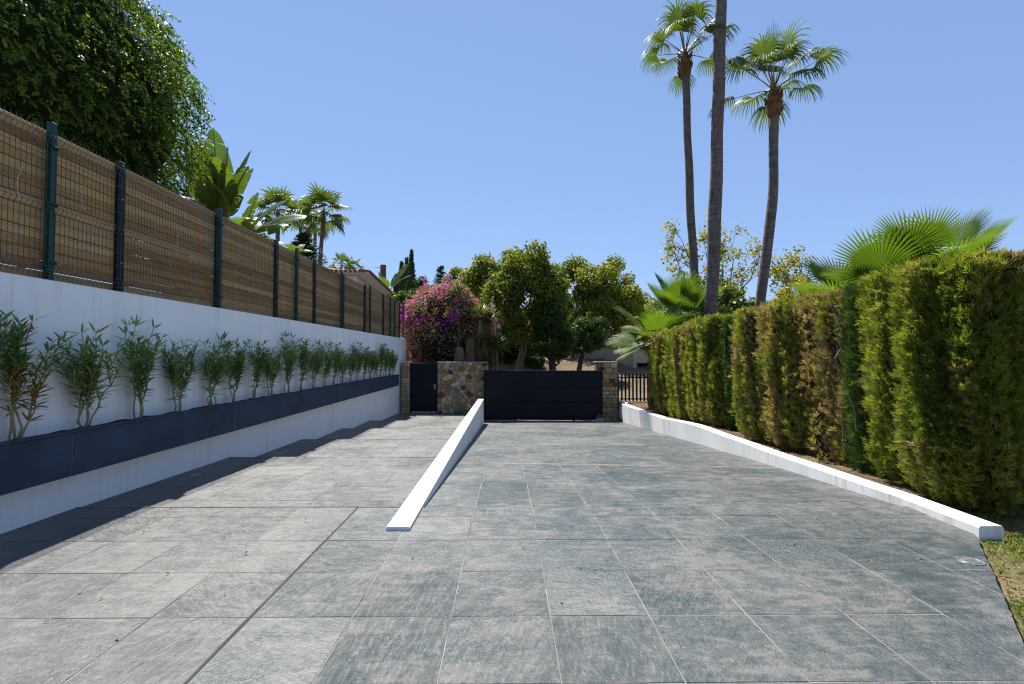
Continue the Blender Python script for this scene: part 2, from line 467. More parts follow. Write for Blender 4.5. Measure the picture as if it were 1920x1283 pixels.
class Geo:
    """collects simple shapes into one mesh"""
    def __init__(s):
        s.v, s.f, s.m = [], [], []

    def add(s, vs, fs, mi=0):
        b = len(s.v)
        s.v.extend([tuple(map(float, v)) for v in vs])
        for f in fs:
            s.f.append([b + i for i in f])
            s.m.append(mi)

    def box(s, x0, x1, y0, y1, z0, z1, mi=0):
        s.add([(x0, y0, z0), (x1, y0, z0), (x1, y1, z0), (x0, y1, z0), (x0, y0, z1), (x1, y0, z1), (x1, y1, z1), (x0, y1, z1)],
              [(0, 3, 2, 1), (4, 5, 6, 7), (0, 1, 5, 4), (1, 2, 6, 5), (2, 3, 7, 6), (3, 0, 4, 7)], mi)

    def bbox(s, x0, x1, y0, y1, z0, z1, b=0.006, mi=0):
        """box with chamfered edges"""
        def ring(z, i):
            return [(x0 + i, y0 + i, z), (x1 - i, y0 + i, z), (x1 - i, y1 - i, z), (x0 + i, y1 - i, z)]

        def ring8(z):
            return [(x0 + b, y0, z), (x1 - b, y0, z), (x1, y0 + b, z), (x1, y1 - b, z), (x1 - b, y1, z), (x0 + b, y1, z), (x0, y1 - b, z), (x0, y0 + b, z)]
        vs = ring(z0, b) + ring8(z0 + b) + ring8(z1 - b) + ring(z1, b)
        fs = [(3, 2, 1, 0), (20, 21, 22, 23)]
        for k in range(8):
            fs.append((4 + k, 4 + (k + 1) % 8, 12 + (k + 1) % 8, 12 + k))
        for k in range(4):
            a, c = 4 + 2 * k, 4 + 2 * k + 1
            fs.append((k, (k + 1) % 4, c, a))
            fs.append(((k + 1) % 4, 4 + (2 * k + 2) % 8, c))
            a2, c2 = 12 + 2 * k, 12 + 2 * k + 1
            fs.append((a2, c2, 20 + (k + 1) % 4, 20 + k))
            fs.append((c2, 12 + (2 * k + 2) % 8, 20 + (k + 1) % 4))
        s.add(vs, fs, mi)

    def prism(s, poly, z0, z1, ch=0.0, mi=0):
        """poly CCW in XY; z1 may be a function of (x,y)"""
        n = len(poly)
        zf = z1 if callable(z1) else (lambda x, y: z1)
        z0f = z0 if callable(z0) else (lambda x, y: z0)
        cx = sum(p[0] for p in poly) / n
        cy = sum(p[1] for p in poly) / n
        low = [(x, y, z0f(x, y)) for x, y in poly]
        if ch:
            mid = [(x, y, zf(x, y) - ch) for x, y in poly]
            top = []
            for x, y in poly:
                d = math.hypot(x - cx, y - cy) or 1
                xx, yy = x - (x - cx) / d * ch * 1.4, y - (y - cy) / d * ch * 1.4
                top.append((xx, yy, zf(xx, yy)))
            vs = low + mid + top
            fs = [tuple(range(2 * n, 3 * n))]
            for i in range(n):
                j = (i + 1) % n
                fs += [(i, j, n + j, n + i), (n + i, n + j, 2 * n + j, 2 * n + i)]
        else:
            vs = low + [(x, y, zf(x, y)) for x, y in poly]
            fs = [tuple(range(n, 2 * n))]
            for i in range(n):
                j = (i + 1) % n
                fs.append((i, j, n + j, n + i))
        fs.append(tuple(range(n - 1, -1, -1)))
        s.add(vs, fs, mi)

    def tube(s, pts, rad, seg=6, mi=0, cap=True):
        pts = [Vector(p) for p in pts]
        n = len(pts)
        if not hasattr(rad, '__len__'):
            rad = [rad] * n
        vs, fs = [], []
        up = None
        for i, p in enumerate(pts):
            d = (pts[min(i + 1, n - 1)] - pts[max(i - 1, 0)])
            d = d.normalized() if d.length > 1e-9 else Vector((0, 0, 1))
            if up is None:
                up = d.orthogonal().normalized()
            up = (up - d * up.dot(d))
            up = up.normalized() if up.length > 1e-6 else d.orthogonal().normalized()
            w = d.cross(up)
            for k in range(seg):
                a = 2 * math.pi * k / seg
                vs.append(p + (up * math.cos(a) + w * math.sin(a)) * rad[i])
        for i in range(n - 1):
            for k in range(seg):
                k2 = (k + 1) % seg
                fs.append((i * seg + k, i * seg + k2, (i + 1) * seg + k2, (i + 1) * seg + k))
        if cap:
            fs.append(tuple(range(seg - 1, -1, -1)))
            fs.append(tuple((n - 1) * seg + k for k in range(seg)))
        s.add(vs, fs, mi)

    def lathe(s, prof, loc, seg=16, mi=0):
        vs, fs = [], []
        for r, z in prof:
            for k in range(seg):
                a = 2 * math.pi * k / seg
                vs.append((loc[0] + r * math.cos(a), loc[1] + r * math.sin(a), loc[2] + z))
        n = len(prof)
        for i in range(n - 1):
            for k in range(seg):
                k2 = (k + 1) % seg
                fs.append((i * seg + k, i * seg + k2, (i + 1) * seg + k2, (i + 1) * seg + k))
        fs.append(tuple((n - 1) * seg + k for k in range(seg)))
        fs.append(tuple(range(seg - 1, -1, -1)))
        s.add(vs, fs, mi)

    def mesh(s, name, mats, smooth=False):
        return new_mesh(name, s.v, s.f, mats, s.m, None, smooth)

    def obj(s, name, mats, parent=None, smooth=False, loc=None):
        return link(name, s.mesh(name, mats, smooth), parent, loc)


def copy_tree(o, parent=None):
    c = o.copy()
    COL.objects.link(c)
    c.parent = parent
    for ch in list(o.children):
        copy_tree(ch, c)
    return c


def clip_poly(poly, a, b, c):
    """keep a*x+b*y<=c"""
    out = []
    n = len(poly)
    for i in range(n):
        p, q = poly[i], poly[(i + 1) % n]
        dp, dq = a * p[0] + b * p[1] - c, a * q[0] + b * q[1] - c
        if dp <= 0:
            out.append(p)
        if (dp < 0 < dq) or (dq < 0 < dp):
            t = dp / (dp - dq)
            out.append((p[0] + t * (q[0] - p[0]), p[1] + t * (q[1] - p[1])))
    return out


def area(poly):
    return 0.5 * sum(poly[i][0] * poly[(i + 1) % len(poly)][1] - poly[(i + 1) % len(poly)][0] * poly[i][1] for i in range(len(poly)))


# ------------------------------------------------------------------ leaf helpers (numpy)
def unit(a):
    return a / np.maximum(np.linalg.norm(a, axis=-1, keepdims=True), 1e-9)


def rand_dirs(n, rng):
    return unit(rng.normal(size=(n, 3)))


def kites(P, T, N, L, W, tint, fold=0.18):
    """two-triangle folded leaves"""
    n = len(P)
    T = unit(T)
    S = unit(np.cross(T, N))
    N = np.cross(S, T)
    L = np.broadcast_to(np.asarray(L, float), (n,))[:, None]
    W = np.broadcast_to(np.asarray(W, float), (n,))[:, None]
    mid = P + T * L * 0.42 + N * W * fold
    V = np.stack([P, mid + S * W * 0.5, P + T * L, mid - S * W * 0.5], 1).reshape(-1, 3)
    b = np.arange(n)[:, None] * 4
    Fc = np.concatenate([b + [0, 1, 2], b + [0, 2, 3]], 0)
    return V, Fc, np.repeat(np.broadcast_to(tint, (n,)), 4)


def blades(P, T, N, L, W, tint, droop=0.3, peak=0.4):
    """long leaves, four triangles, bending down"""
    n = len(P)
    T = unit(T)
    S = unit(np.cross(T, N))
    L = np.broadcast_to(np.asarray(L, float), (n,))[:, None]
    W = np.broadcast_to(np.asarray(W, float), (n,))[:, None]
    g = np.array([0, 0, -1.0])
    dr = np.broadcast_to(np.asarray(droop, float), (n,))[:, None]

    def at(t):
        return P + T * L * t + g * dr * L * t * t
    m1, m2 = at(peak * 0.8), at(0.72)
    V = np.stack([P, m1 + S * W * 0.5, m1 - S * W * 0.5, m2 + S * W * 0.36, m2 - S * W * 0.36, at(1.0)], 1).reshape(-1, 3)
    b = np.arange(n)[:, None] * 6
    Fc = np.concatenate([b + [0, 1, 2], b + [2, 1, 3], b + [2, 3, 4], b + [4, 3, 5]], 0)
    return V, Fc, np.repeat(np.broadcast_to(tint, (n,)), 6)


def merge(parts):
    Vs, Fs, Ts, b = [], [], [], 0
    for V, Fc, t in parts:
        Vs.append(V)
        Fs.append(Fc + b)
        Ts.append(t)
        b += len(V)
    return np.concatenate(Vs), np.concatenate(Fs), np.concatenate(Ts)


def leaf_obj(name, parts, mat, parent=None, smooth=False):
    V, Fc, t = merge(parts)
    return link(name, new_mesh(name, V, Fc, mat, None, t, smooth), parent)


def vnoise(P, s, seed=0.0):
    """cheap smooth value noise for arrays, about -1..1"""
    P = P * s + seed * 17.31
    x, y, z = P[..., 0], P[..., 1], P[..., 2]
    return (np.sin(1.7 * x + 1.3 * np.sin(1.1 * y + seed)) + np.sin(1.9 * y + 1.5 * np.sin(1.3 * z + 2 * seed)) + np.sin(1.5 * z + 1.4 * np.sin(1.2 * x + 3 * seed))) / 3.0


# ================================================================== SETTING: ground sheet
def sstep(t):
    t = min(1, max(0, t))
    return t * t * (3 - 2 * t)


KERB = [(4.05, 4.22, 0.0, 0.085), (4.12, 5.1, -0.05, 0.075), (4.28, 7.84, -0.27, -0.02), (4.36, 11.6, -0.53, -0.06), (4.38, 13.9, -0.70, -0.21), (4.43, 18.95, -1.07, -0.31)]


def kerb_at(y):
    ys = [k[1] for k in KERB]
    return tuple(float(np.interp(y, ys, [k[i] for k in KERB])) for i in (0, 2, 3))


def garden_z(y):
    return kerb_at(y)[2] - 0.06 - 0.015 * max(0, y - 19) - 0.068 * (1 - sstep((y - 4.25) / 1.8))


def ground_h(x, y):
    if y < 20.85:
        if x < -4.55:
            return 1.9
        if x < 4.62:
            if y < 4.0 and x > 2.0:
                return -0.3
            return -1.95
        return garden_z(y) - 0.03
    left = 2.0
    s = sstep((y - 21.9) / 9.0)
    mid = -1.12 + s * (2.75 - 0.05 * (x + 2))
    right = -0.3 + s * 1.7
    k = sstep((x - 3.5) / 3.0)
    z = mid * (1 - k) + right * k
    far = 1.5 + 3.2 * sstep((y - 36) / 34.0)
    kf = sstep((y - 32) / 20.0)
    z = z * (1 - kf) + far * kf
    kl = sstep((-x - 4.6) / 1.6)
    return z * (1 - kl) + left * kl


gx = sorted(set([-400, -200, -100, -60, -40, -25, -16, -12, -9, -7.5, -6.6, -6.0, -5.4, -5.0, -4.70, -4.5, -4.2] + list(np.arange(-3.6, 4.3, 0.6)) + [4.5, 4.66, 5.2, 6, 7, 8, 10, 13, 17, 25, 40, 70, 120, 220, 400]))
gy = sorted(set([-60, -20, -6, -2, 0, 2, 3.9, 4.1] + list(np.arange(5, 20.5, 1.5)) + [20.80, 20.90] + list(np.arange(21.2, 33, 0.55)) + [34, 36, 39, 43, 48, 55, 70, 100, 160, 300, 600]))
gv, gf = [], []
for y in gy:
    for x in gx:
        j = 0.05 * mnoise.noise(Vector((x * 0.9, y * 0.9, 0))) if y > 21.5 and y < 60 else 0
        gv.append((x, y, ground_h(x, y) + j))
nx = len(gx)
for j in range(len(gy) - 1):
    for i in range(nx - 1):
        a = j * nx + i
        gf.append((a, a + 1, a + nx + 1, a + nx))
ground = link('ground', new_mesh('ground', gv, gf, M['earth'], None, None, True))
tag(ground, 'bare sloping earth beyond the gate and around the drive', None, None, 'structure')

# soil bed behind the kerb, lawn soil at the right front
g = Geo()
prev = None
vs, fs = [], []
for y in np.linspace(4.30, 20.75, 34):
    kx = kerb_at(y)[0]
    z = garden_z(y)
    row = [(kx + 0.05, y, z), (kx + 0.55, y, z + 0.02 + 0.02 * math.sin(y * 5)), (kx + 1.4, y, z + 0.03), (7.6, y, z + 0.01)]
    vs += row
for j in range(33):
    for i in range(3):
        a = j * 4 + i
        fs.append((a, a + 1, a + 5, a + 4))
g.add(vs, fs)
bed = g.obj('garden_bed', M['bed'], None, True)
tag(bed, 'brown soil bed with leaf litter under the clipped hedge', None, None, 'structure')

PAVE_A, PAVE_B = (4.06, 4.24), (2.80, 2.66)       # ragged right end of the paving (front corner of kerb, picture edge)
_dx, _dy = PAVE_B[0] - PAVE_A[0], PAVE_B[1] - PAVE_A[1]
_dl = math.hypot(_dx, _dy)
DN = (-_dy / _dl, _dx / _dl)
if DN[0] < 0:
    DN = (-DN[0], -DN[1])
DC = DN[0] * PAVE_A[0] + DN[1] * PAVE_A[1]

g = Geo()
lawn_poly = [(1.2, 0.1), (9, 0.1), (9, 4.55), (4.28, 4.55), (4.05, 4.25), (2.8, 2.68)]
n_l = 26
vs, fs = [], []
for j in range(n_l):
    y = -1.0 + j * (5.6 / (n_l - 1))
    xe = (DC - DN[1] * y) / DN[0]
    if y > 4.24:
        xe = 4.1
    for i in range(10):
        x = xe - 0.03 + i * i * 0.07
        vs.append((x, y, -0.045 + 0.02 * mnoise.noise(Vector((x * 3, y * 3, 1)))))
for j in range(n_l - 1):
    for i in range(9):
        a = j * 10 + i
        fs.append((a, a + 1, a + 11, a + 10))
g.add(vs, fs)
lawn = g.obj('lawn', M['lawn_soil'], None, True)
tag(lawn, 'patchy lawn with a bare dirt strip beside the paving', None, None, 'structure')

# ================================================================== PAVING
TW, TD, GAP = 0.59, 0.605, 0.006
X0, Y0 = -1.51, 2.36
DRAIN_A, DRAIN_B = (-0.92, 8.41), (4.36, 7.71)


def ramp_z(x, y):
    return -0.02 - 0.0715 * max(0.0, y - 5.06)


TREADS = [(5.09, 7.85, -0.012, -0.060), (7.85, 10.59, -0.205, -0.245), (10.59, 13.13, -0.372, -0.388), (13.13, 15.79, -0.520, -0.530), (15.79, 20.12, -0.685, -0.790)]


def path_z(y):
    for a, b, za, zb in TREADS:
        if y <= b:
            return za + (zb - za) * (y - a) / (b - a)
    return TREADS[-1][3]


driveway = empty('driveway', (0, 0, 0))
tag(driveway, 'slate grey tiled parking terrace and ramp down to the sliding gate', None, None, 'structure')
path = empty('stepped_path', (-2.7, 12, 0))
tag(path, 'slate grey tiled path with shallow steps down to the small gate', None, None, 'structure')
path.location = (0, 0, 0)

TILE_T = 0.045
tile_cache = {}


def add_tile(poly, zf, mat, parent, matkey):
    """one tile; whole tiles share a mesh"""
    x0 = min(p[0] for p in poly)
    x1 = max(p[0] for p in poly)
    y0 = min(p[1] for p in poly)
    y1 = max(p[1] for p in poly)
    cx, cy = (x0 + x1) / 2, (y0 + y1) / 2
    sl_ = math.atan2(zf(cx, y1) - zf(cx, y0), y1 - y0) if y1 > y0 else 0
    rect = len(poly) == 4 and all(min(abs(p[0] - x0), abs(p[0] - x1)) < 1e-5 and min(abs(p[1] - y0), abs(p[1] - y1)) < 1e-5 for p in poly)
    key = (round(x1 - x0, 3), round(y1 - y0, 3), matkey) if rect else None
    me = tile_cache.get(key) if key else None
    if me is None:
        gg = Geo()
        gg.prism([(p[0] - cx, p[1] - cy) for p in poly], -TILE_T, 0.0, 0.0018)
        me = gg.mesh('tile', mat)
        if key:
            tile_cache[key] = me
    o = link('tile', me, parent)
    o.location = (cx, cy, zf(cx, cy) + random.uniform(-0.0012, 0.0012))
    o.rotation_euler = (sl_ + R(random.uniform(-0.12, 0.12)), R(random.uniform(-0.12, 0.12)), 0)
    return o


def tile_field(xmin, xmax, ymin, ymax, zf, mat, parent, matkey, clips=(), y_single=99, stagger=0.0):
    far = Geo()
    i0 = math.floor((xmin - X0) / TW) - 1
    i1 = math.ceil((xmax - X0) / TW) + 1
    j0 = math.floor((ymin - Y0) / TD) - 1
    j1 = math.ceil((ymax - Y0) / TD) + 1
    for j in range(j0, j1):
        for i in range(i0, i1):
            sh = stagger * TW * (j % 2)
            x0, x1 = X0 + i * TW + GAP / 2 + sh, X0 + (i + 1) * TW - GAP / 2 + sh
            y0, y1 = Y0 + j * TD + GAP / 2, Y0 + (j + 1) * TD - GAP / 2
            x0, x1 = max(x0, xmin), min(x1, xmax)
            y0, y1 = max(y0, ymin), min(y1, ymax)
            if x1 - x0 < 0.03 or y1 - y0 < 0.03:
                continue
            poly = [(x0, y0), (x1, y0), (x1, y1), (x0, y1)]
            pieces = [poly]
            for cl in clips:
                nxt = []
                for pc in pieces:
                    nxt += [q for q in cl(pc) if len(q) >= 3 and abs(area(q)) > 0.002]
                pieces = nxt
            for pc in pieces:
                if min(p[1] for p in pc) < y_single:
                    add_tile(pc, zf, mat, parent, matkey)
                else:
                    dz = random.uniform(-0.001, 0.001)
                    far.prism(pc, (lambda x, y: zf(x, y) - TILE_T), (lambda x, y, d=dz: zf(x, y) + d), 0.0025)
    if far.v:
        o = far.obj('far_tiles', mat, parent)
        o['kind'] = 'stuff'


def clip_diag(pc):
    q = clip_poly(pc, DN[0], DN[1], DC)
    if len(q) < 3 or abs(area(q)) < 0.004:
        return []
    out = []
    for i in range(len(q)):
        a, b = q[i], q[(i + 1) % len(q)]
        out.append(a)
        if abs(DN[0] * a[0] + DN[1] * a[1] - DC) < 1e-5 and abs(DN[0] * b[0] + DN[1] * b[1] - DC) < 1e-5:
            L_ = math.hypot(b[0] - a[0], b[1] - a[1])
            n_ = max(1, int(L_ / 0.06))
            for k in range(1, n_):
                t_ = k / n_
                x, y = a[0] + (b[0] - a[0]) * t_, a[1] + (b[1] - a[1]) * t_
                j_ = 0.018 * mnoise.noise(Vector((x * 5, y * 5, 0.3))) + random.uniform(-0.004, 0.003) - 0.006
                out.append((x + DN[0] * j_, y + DN[1] * j_))
    return [out]


def clip_kerb(pc):
    q = pc
    for (xa, ya, _, _), (xb, yb, _, _) in zip(KERB[:-1], KERB[1:]):
        cy = sum(p[1] for p in pc) / len(pc)
        if ya - 0.4 <= cy <= yb + 0.4:
            nx_, ny_ = (yb - ya), -(xb - xa)
            l_ = math.hypot(nx_, ny_)
            nx_, ny_ = nx_ / l_, ny_ / l_
            q = clip_poly(q, nx_, ny_, nx_ * xa + ny_ * ya + 0.02)
    return [q]


_ddx, _ddy = DRAIN_B[0] - DRAIN_A[0], DRAIN_B[1] - DRAIN_A[1]
_ddl = math.hypot(_ddx, _ddy)
DRN = (-_ddy / _ddl, _ddx / _ddl)
DRC = DRN[0] * DRAIN_A[0] + DRN[1] * DRAIN_A[1]


def clip_drain(pc):
    w = 0.062
    return [clip_poly(pc, DRN[0], DRN[1], DRC - w), clip_poly(pc, -DRN[0], -DRN[1], -DRC - w)]


ZT = lambda x, y: 0.0
# parking terrace, right of the black joint and left of it
tile_field(X0 + GAP / 2, 4.2, 0.0, 5.06, ZT, M['slate'], driveway, 's', (clip_diag, clip_kerb))
tile_field(-4.39, X0 - 0.022, 0.0, 5.075, ZT, M['slate_pale'], driveway, 'p')
tile_field(-0.855, 4.6, 5.07, 20.35, ramp_z, M['slate'], driveway, 's', (clip_kerb, clip_drain), 10.8)
for a, b, za, zb in TREADS:
    tile_field(-4.39, -1.075, a + 0.02, b - 0.06 if b < 20 else b, (lambda x, y: path_z(y)) if False else (lambda x, y, a=a, b=b, za=za, zb=zb: za + (zb - za) * (y - a) / (b - a)),
               M['slate_pale'], path, 'p', (), 10.7)
# mortar beds under the tiles (slightly below the tile tops, seen in the joints)
g = Geo()
bedz = -0.0025
tp = clip_poly([(X0, -0.2), (4.2, -0.2), (4.2, 5.06), (X0, 5.06)], DN[0], DN[1], DC - 0.01)
g.prism(tp, -0.25, bedz)
g.prism([(-4.45, -0.2), (X0 - 0.02, -0.2), (X0 - 0.02, 5.08), (-4.45, 5.08)], -0.25, bedz)
for ya, yb in ((5.06, 7.5), (7.5, 12), (12, 16), (16, 20.4)):
    g.prism([(-0.9, ya), (4.5, ya), (4.5, yb), (-0.9, yb)], lambda x, y: ramp_z(x, y) - 0.4, lambda x, y: ramp_z(x, y) - 0.0025)
o = g.obj('mortar_bed', M['mortar'], driveway)
o['kind'] = 'stuff'
g = Geo()
for a, b, za, zb in TREADS:
    zf = (lambda x, y, a=a, b=b, za=za, zb=zb: za + (zb - za) * (y - a) / (b - a) - 0.0025)
    g.prism([(-4.45, a), (-1.0, a), (-1.0, b), (-4.45, b)], -1.9, zf)
o = g.obj('mortar_bed', M['mortar'], path)
o['kind'] = 'stuff'
g = Geo()
g.prism([(-4.45, 20.125), (-0.9, 20.125), (-0.9, 22.2), (-4.45, 22.2)], -1.9, -0.83)
o = g.obj('threshold_slab', M['concrete'], path)
# step nosings
for k, (a, b, za, zb) in enumerate(TREADS[:-1]):
    for s in range(6):
        xa = -4.39 + s * 0.5525
        g = Geo()
        g.bbox(xa, xa + 0.547, b - 0.055, b + 0.012, zb - 0.05, zb + 0.006, 0.006)
        g.obj('step_nosing', M['slate_pale'], path)
# pale lip of the terrace edge and the ramp's first joint
g = Geo()
g.bbox(-4.39, -1.53, 5.078, 5.105, -0.05, 0.005, 0.004)
g.obj('terrace_lip', M['slate_pale'], path)
# black expansion joint
g = Geo()
g.box(X0 - 0.0205, X0 + 0.003, 0.0, 5.08, -0.06, -0.0035)
g.box(X0 + 0.003, -1.075, 5.062, 5.088, -0.06, -0.0035)
g.obj('expansion_joint', M['dark_joint'], driveway)

# ramp drain
drain = empty('drain_channel', ((DRAIN_A[0] + DRAIN_B[0]) / 2, (DRAIN_A[1] + DRAIN_B[1]) / 2, ramp_z(0, 8.06)), 'narrow rusty slotted drain grate crossing the ramp', 'drain')
drain.rotation_euler = (0, 0, math.atan2(_ddy, _ddx))
dzs = (ramp_z(0, DRAIN_B[1]) - ramp_z(0, DRAIN_A[1])) / _ddl
hl = _ddl / 2 - 0.02


def drain_geo(fn):
    gg = Geo()
    fn(gg)
    gg.v = [(x, y, z + dzs * x - 0.0715 * y * 0.98) for x, y, z in gg.v]
    return gg


def _bars(gg):
    n = int(2 * hl / 0.034)
    for i in range(n):
        x = -hl + 0.034 * i
        gg.box(x, x + 0.017, -0.045, 0.045, -0.02, -0.002)


def _rail(y0, y1):
    return lambda gg: gg.box(-hl, hl, y0, y1, -0.05, 0.0)


ob = drain_geo(_bars).obj('grate_bars', M['rust'], drain)
ob['kind'] = 'stuff'
drain_geo(_rail(-0.06, -0.0455)).obj('side_rail', M['rust'], drain)
drain_geo(_rail(0.0455, 0.06)).obj('side_rail', M['rust'], drain)
drain_geo(lambda gg: gg.box(-hl, hl, -0.045, 0.045, -0.045, -0.04)).obj('channel_floor', M['dark_void'], drain)

# in-ground lights
def ground_light(x, y, z, label, tilt=0.0):
    e = empty('ground_light', (x, y, z), label, 'ground light', 'round lights set in the paving')
    gg = Geo()
    gg.lathe([(0.085, -0.03), (0.088, 0.002), (0.082, 0.006), (0.066, 0.006), (0.064, 0.002)], (0, 0, 0), 24)
    gg.obj('rim', M['lens'], e, True)
    gg = Geo()
    gg.lathe([(0.0635, -0.01), (0.0635, 0.0035), (0.05, 0.006), (0.01, 0.007)], (0, 0, 0), 20)
    gg.obj('lens', M['lens'], e, True)
    e.rotation_euler = (tilt, 0, 0)
    return e


ground_light(3.50, 3.71, 0.0, 'round light in the paving by the lawn, right of the ramp')
ground_light(-4.12, 6.58, path_z(6.58), 'round light on the first path tread, nearest to the planter end')
ground_light(-4.12, 9.02, path_z(9.02), 'round light on the second path tread down from the terrace')
ground_light(-4.12, 11.7, path_z(11.7), 'round light on the third path tread down from the terrace')
ground_light(-4.12, 14.3, path_z(14.3), 'round light on the fourth path tread, nearest to the small gate')

# ================================================================== WALLS
wall = empty('retaining_wall', (-4.6, 10, 0), 'long smooth white retaining wall under the boarded fence', 'wall')
g = Geo()
WX, WT = -4.40, 2.28
g.bbox(-4.78 + 4.6, WX + 4.6, -4 - 10, 21.5 - 10, -1.9, WT, 0.012)
g.obj('render_face', M['stucco'], wall)

divider = None
g = Geo()
NY = 14
vs, fs = [], []
for j in range(NY + 1):
    y = 4.40 + (18.25 - 4.40) * j / NY
    zt = 0.034 - 0.09 * (j / NY)
    vs += [(-1.07, y, -1.6), (-0.86, y, -1.6), (-0.86, y, zt - 0.008), (-0.868, y, zt), (-1.062, y, zt), (-1.07, y, zt - 0.008)]
for j in range(NY):
    a, b = j * 6, (j + 1) * 6
    for k in range(6):
        k2 = (k + 1) % 6
        fs.append((a + k, a + k2, b + k2, b + k))
fs.append((5, 4, 3, 2, 1, 0))
fs.append(tuple(NY * 6 + k for k in range(6)))
g.add(vs, fs)
divider = g.obj('divider_wall', M['stucco_divider'])
tag(divider, 'low white dividing wall between the ramp and the stepped path', 'wall')

# kerb wall along the hedge
g = Geo()
rows = []
ys = [4.22] + list(np.linspace(4.6, 18.95, 26))
for y in ys:
    kx, kb, kt = kerb_at(y)
    wob = 0.008 * math.sin(y * 3.1) + 0.006 * math.sin(y * 7.7)
    w = 0.215
    rows.append([(kx + wob, y, -1.9), (kx + w + wob, y, -1.9), (kx + w + wob, y, kt - 0.015), (kx + w - 0.015 + wob, y, kt), (kx + 0.015 + wob, y, kt), (kx + wob, y, kt - 0.015)])
vs = [p for r in rows for p in r]
fs = []
for j in range(len(rows) - 1):
    a, b = j * 6, (j + 1) * 6
    for k in range(6):
        k2 = (k + 1) % 6
        fs.append((a + k, a + k2, b + k2, b + k))
fs.append((5, 4, 3, 2, 1, 0))
fs.append(tuple((len(rows) - 1) * 6 + k for k in range(6)))
g.add(vs, fs)
kerb = g.obj('kerb_wall', M['stucco_kerb'])
tag(kerb, 'low white kerb wall along the foot of the clipped hedge', 'kerb')

# ------------------------------------------------------------------ planter
planter = empty('wall_planter', (0, 0, 0), 'long dark grey planter fixed along the white wall, holding oleanders', 'planter')
PX, PZ0, PZ1 = -4.15, 0.40, 0.83
seams = [1.9, 4.76, 7.57, 10.42, 13.2, 16.1, 18.95]
for a, b in zip(seams[:-1], seams[1:]):
    g = Geo()
    g.bbox(PX - 0.03, PX, a + 0.005, b - 0.005, PZ0, PZ1 - 0.02, 0.003)
    g.obj('front_panel', M['planter'], planter)
    g = Geo()
    g.bbox(PX - 0.045, PX + 0.012, a + 0.002, b - 0.002, PZ1 - 0.0195, PZ1, 0.004)
    g.obj('rim', M['planter'], planter)
g = Geo()
g.box(-4.399, PX - 0.031, 1.9, 18.92, PZ0 + 0.004, PZ0 + 0.03)
g.obj('base_panel', M['stucco'], planter)
g = Geo()
g.box(-4.399, PX - 0.0305, 18.925, 18.948, PZ0 + 0.002, PZ1 - 0.021)
g.obj('end_panel', M['planter'], planter)
g = Geo()
for sm in seams[1:-1]:
    g.box(PX - 0.029, PX - 0.002, sm - 0.0030, sm + 0.0030, PZ0 + 0.01, PZ1 - 0.03)
ob = g.obj('joint_filler', M['mortar'], planter)
ob['kind'] = 'stuff'
# soil, bumpy
vs, fs = [], []
NYs = 220
for j in range(NYs + 1):
    y = 1.9 + 17.02 * j / NYs
    for i in range(5):
        x = -4.399 + i * (0.218 / 4)
        vs.append((x, y, 0.80 + 0.022 * mnoise.noise(Vector((x * 14, y * 6, 3))) + (0.012 if i == 0 else 0)))
for j in range(NYs):
    for i in range(4):
        a = j * 5 + i
        fs.append((a, a + 1, a + 6, a + 5))
soil = link('soil', new_mesh('soil', vs, fs, M['soil'], None, None, True), planter)
soil['kind'] = 'stuff'

# ------------------------------------------------------------------ boarded fence and welded mesh on the wall
FX = -4.50
FZ0, FZ1 = WT + 0.003, 3.80
board_fence = empty('board_fence', (-4.6, 10, WT), 'brown horizontal board screen on black posts behind the wire', 'fence')
bposts = [1.85, 3.80, 5.76, 7.71, 9.66, 11.59, 13.62, 15.7, 18.05, 19.87, 20.75]


def unit_board():
    gg = Geo()
    gg.bbox(-0.014, 0.014, -0.5, 0.5, -0.046, 0.046, 0.003)
    return gg.mesh('board', M['wood'])


ub = unit_board()
NB = 15
pitch = (FZ1 - 0.012 - FZ0) / NB
for a, b in zip(bposts[:-1], bposts[1:]):
    for k in range(NB):
        z = FZ0 + pitch * (k + 0.5)
        o = link('board', ub, board_fence)
        L = b - a - 0.012
        o.scale = (1, L, (pitch - random.choice([0.006, 0.007, 0.008, 0.008, 0.009, 0.011])) / 0.092)
        o.location = (-4.585 + 4.6 + random.uniform(-0.004, 0.004), (a + b) / 2 - 10, z - WT + random.uniform(-0.003, 0.003))
        o.rotation_euler = (R(random.uniform(-0.12, 0.12)), R(random.uniform(-1.5, 1.5) + (7 if k == NB - 1 else 0)), 0)
bolt_me = None
for i, y in enumerate(bposts):
    g = Geo()
    w = 0.045 if i not in (9, 10) else 0.02
    if i == 7:
        w = 0.06
    g.bbox(-0.03, 0.03, -w, w, 0.0, FZ1 - WT + 0.02, 0.005)
    o = g.obj('post', M['black_metal'], board_fence)
    o.location = (-4.545 + 4.6, y - 10, 0.002)
    for z in (0.35, 1.1, 1.50):
        if y > 12:
            break
        if bolt_me is None:
            g = Geo()
            g.tube([(0.0, 0, 0), (0.006, 0, 0), (0.009, 0, 0)], [0.010, 0.010, 0.005], 8)
            bolt_me = g.mesh('bolt', M['steel'])
        link('bolt', bolt_me, o, (0.0302, 0, z))
# rails behind boards
for zz in (0.3, 1.25):
    g = Geo()
    g.box(-0.035, -0.018, -8.1, 10.7, zz - 0.03, zz + 0.03)
    o = g.obj('back_rail', M['wood'], board_fence)
    o.location = (-4.585 + 4.6, 0, 0)

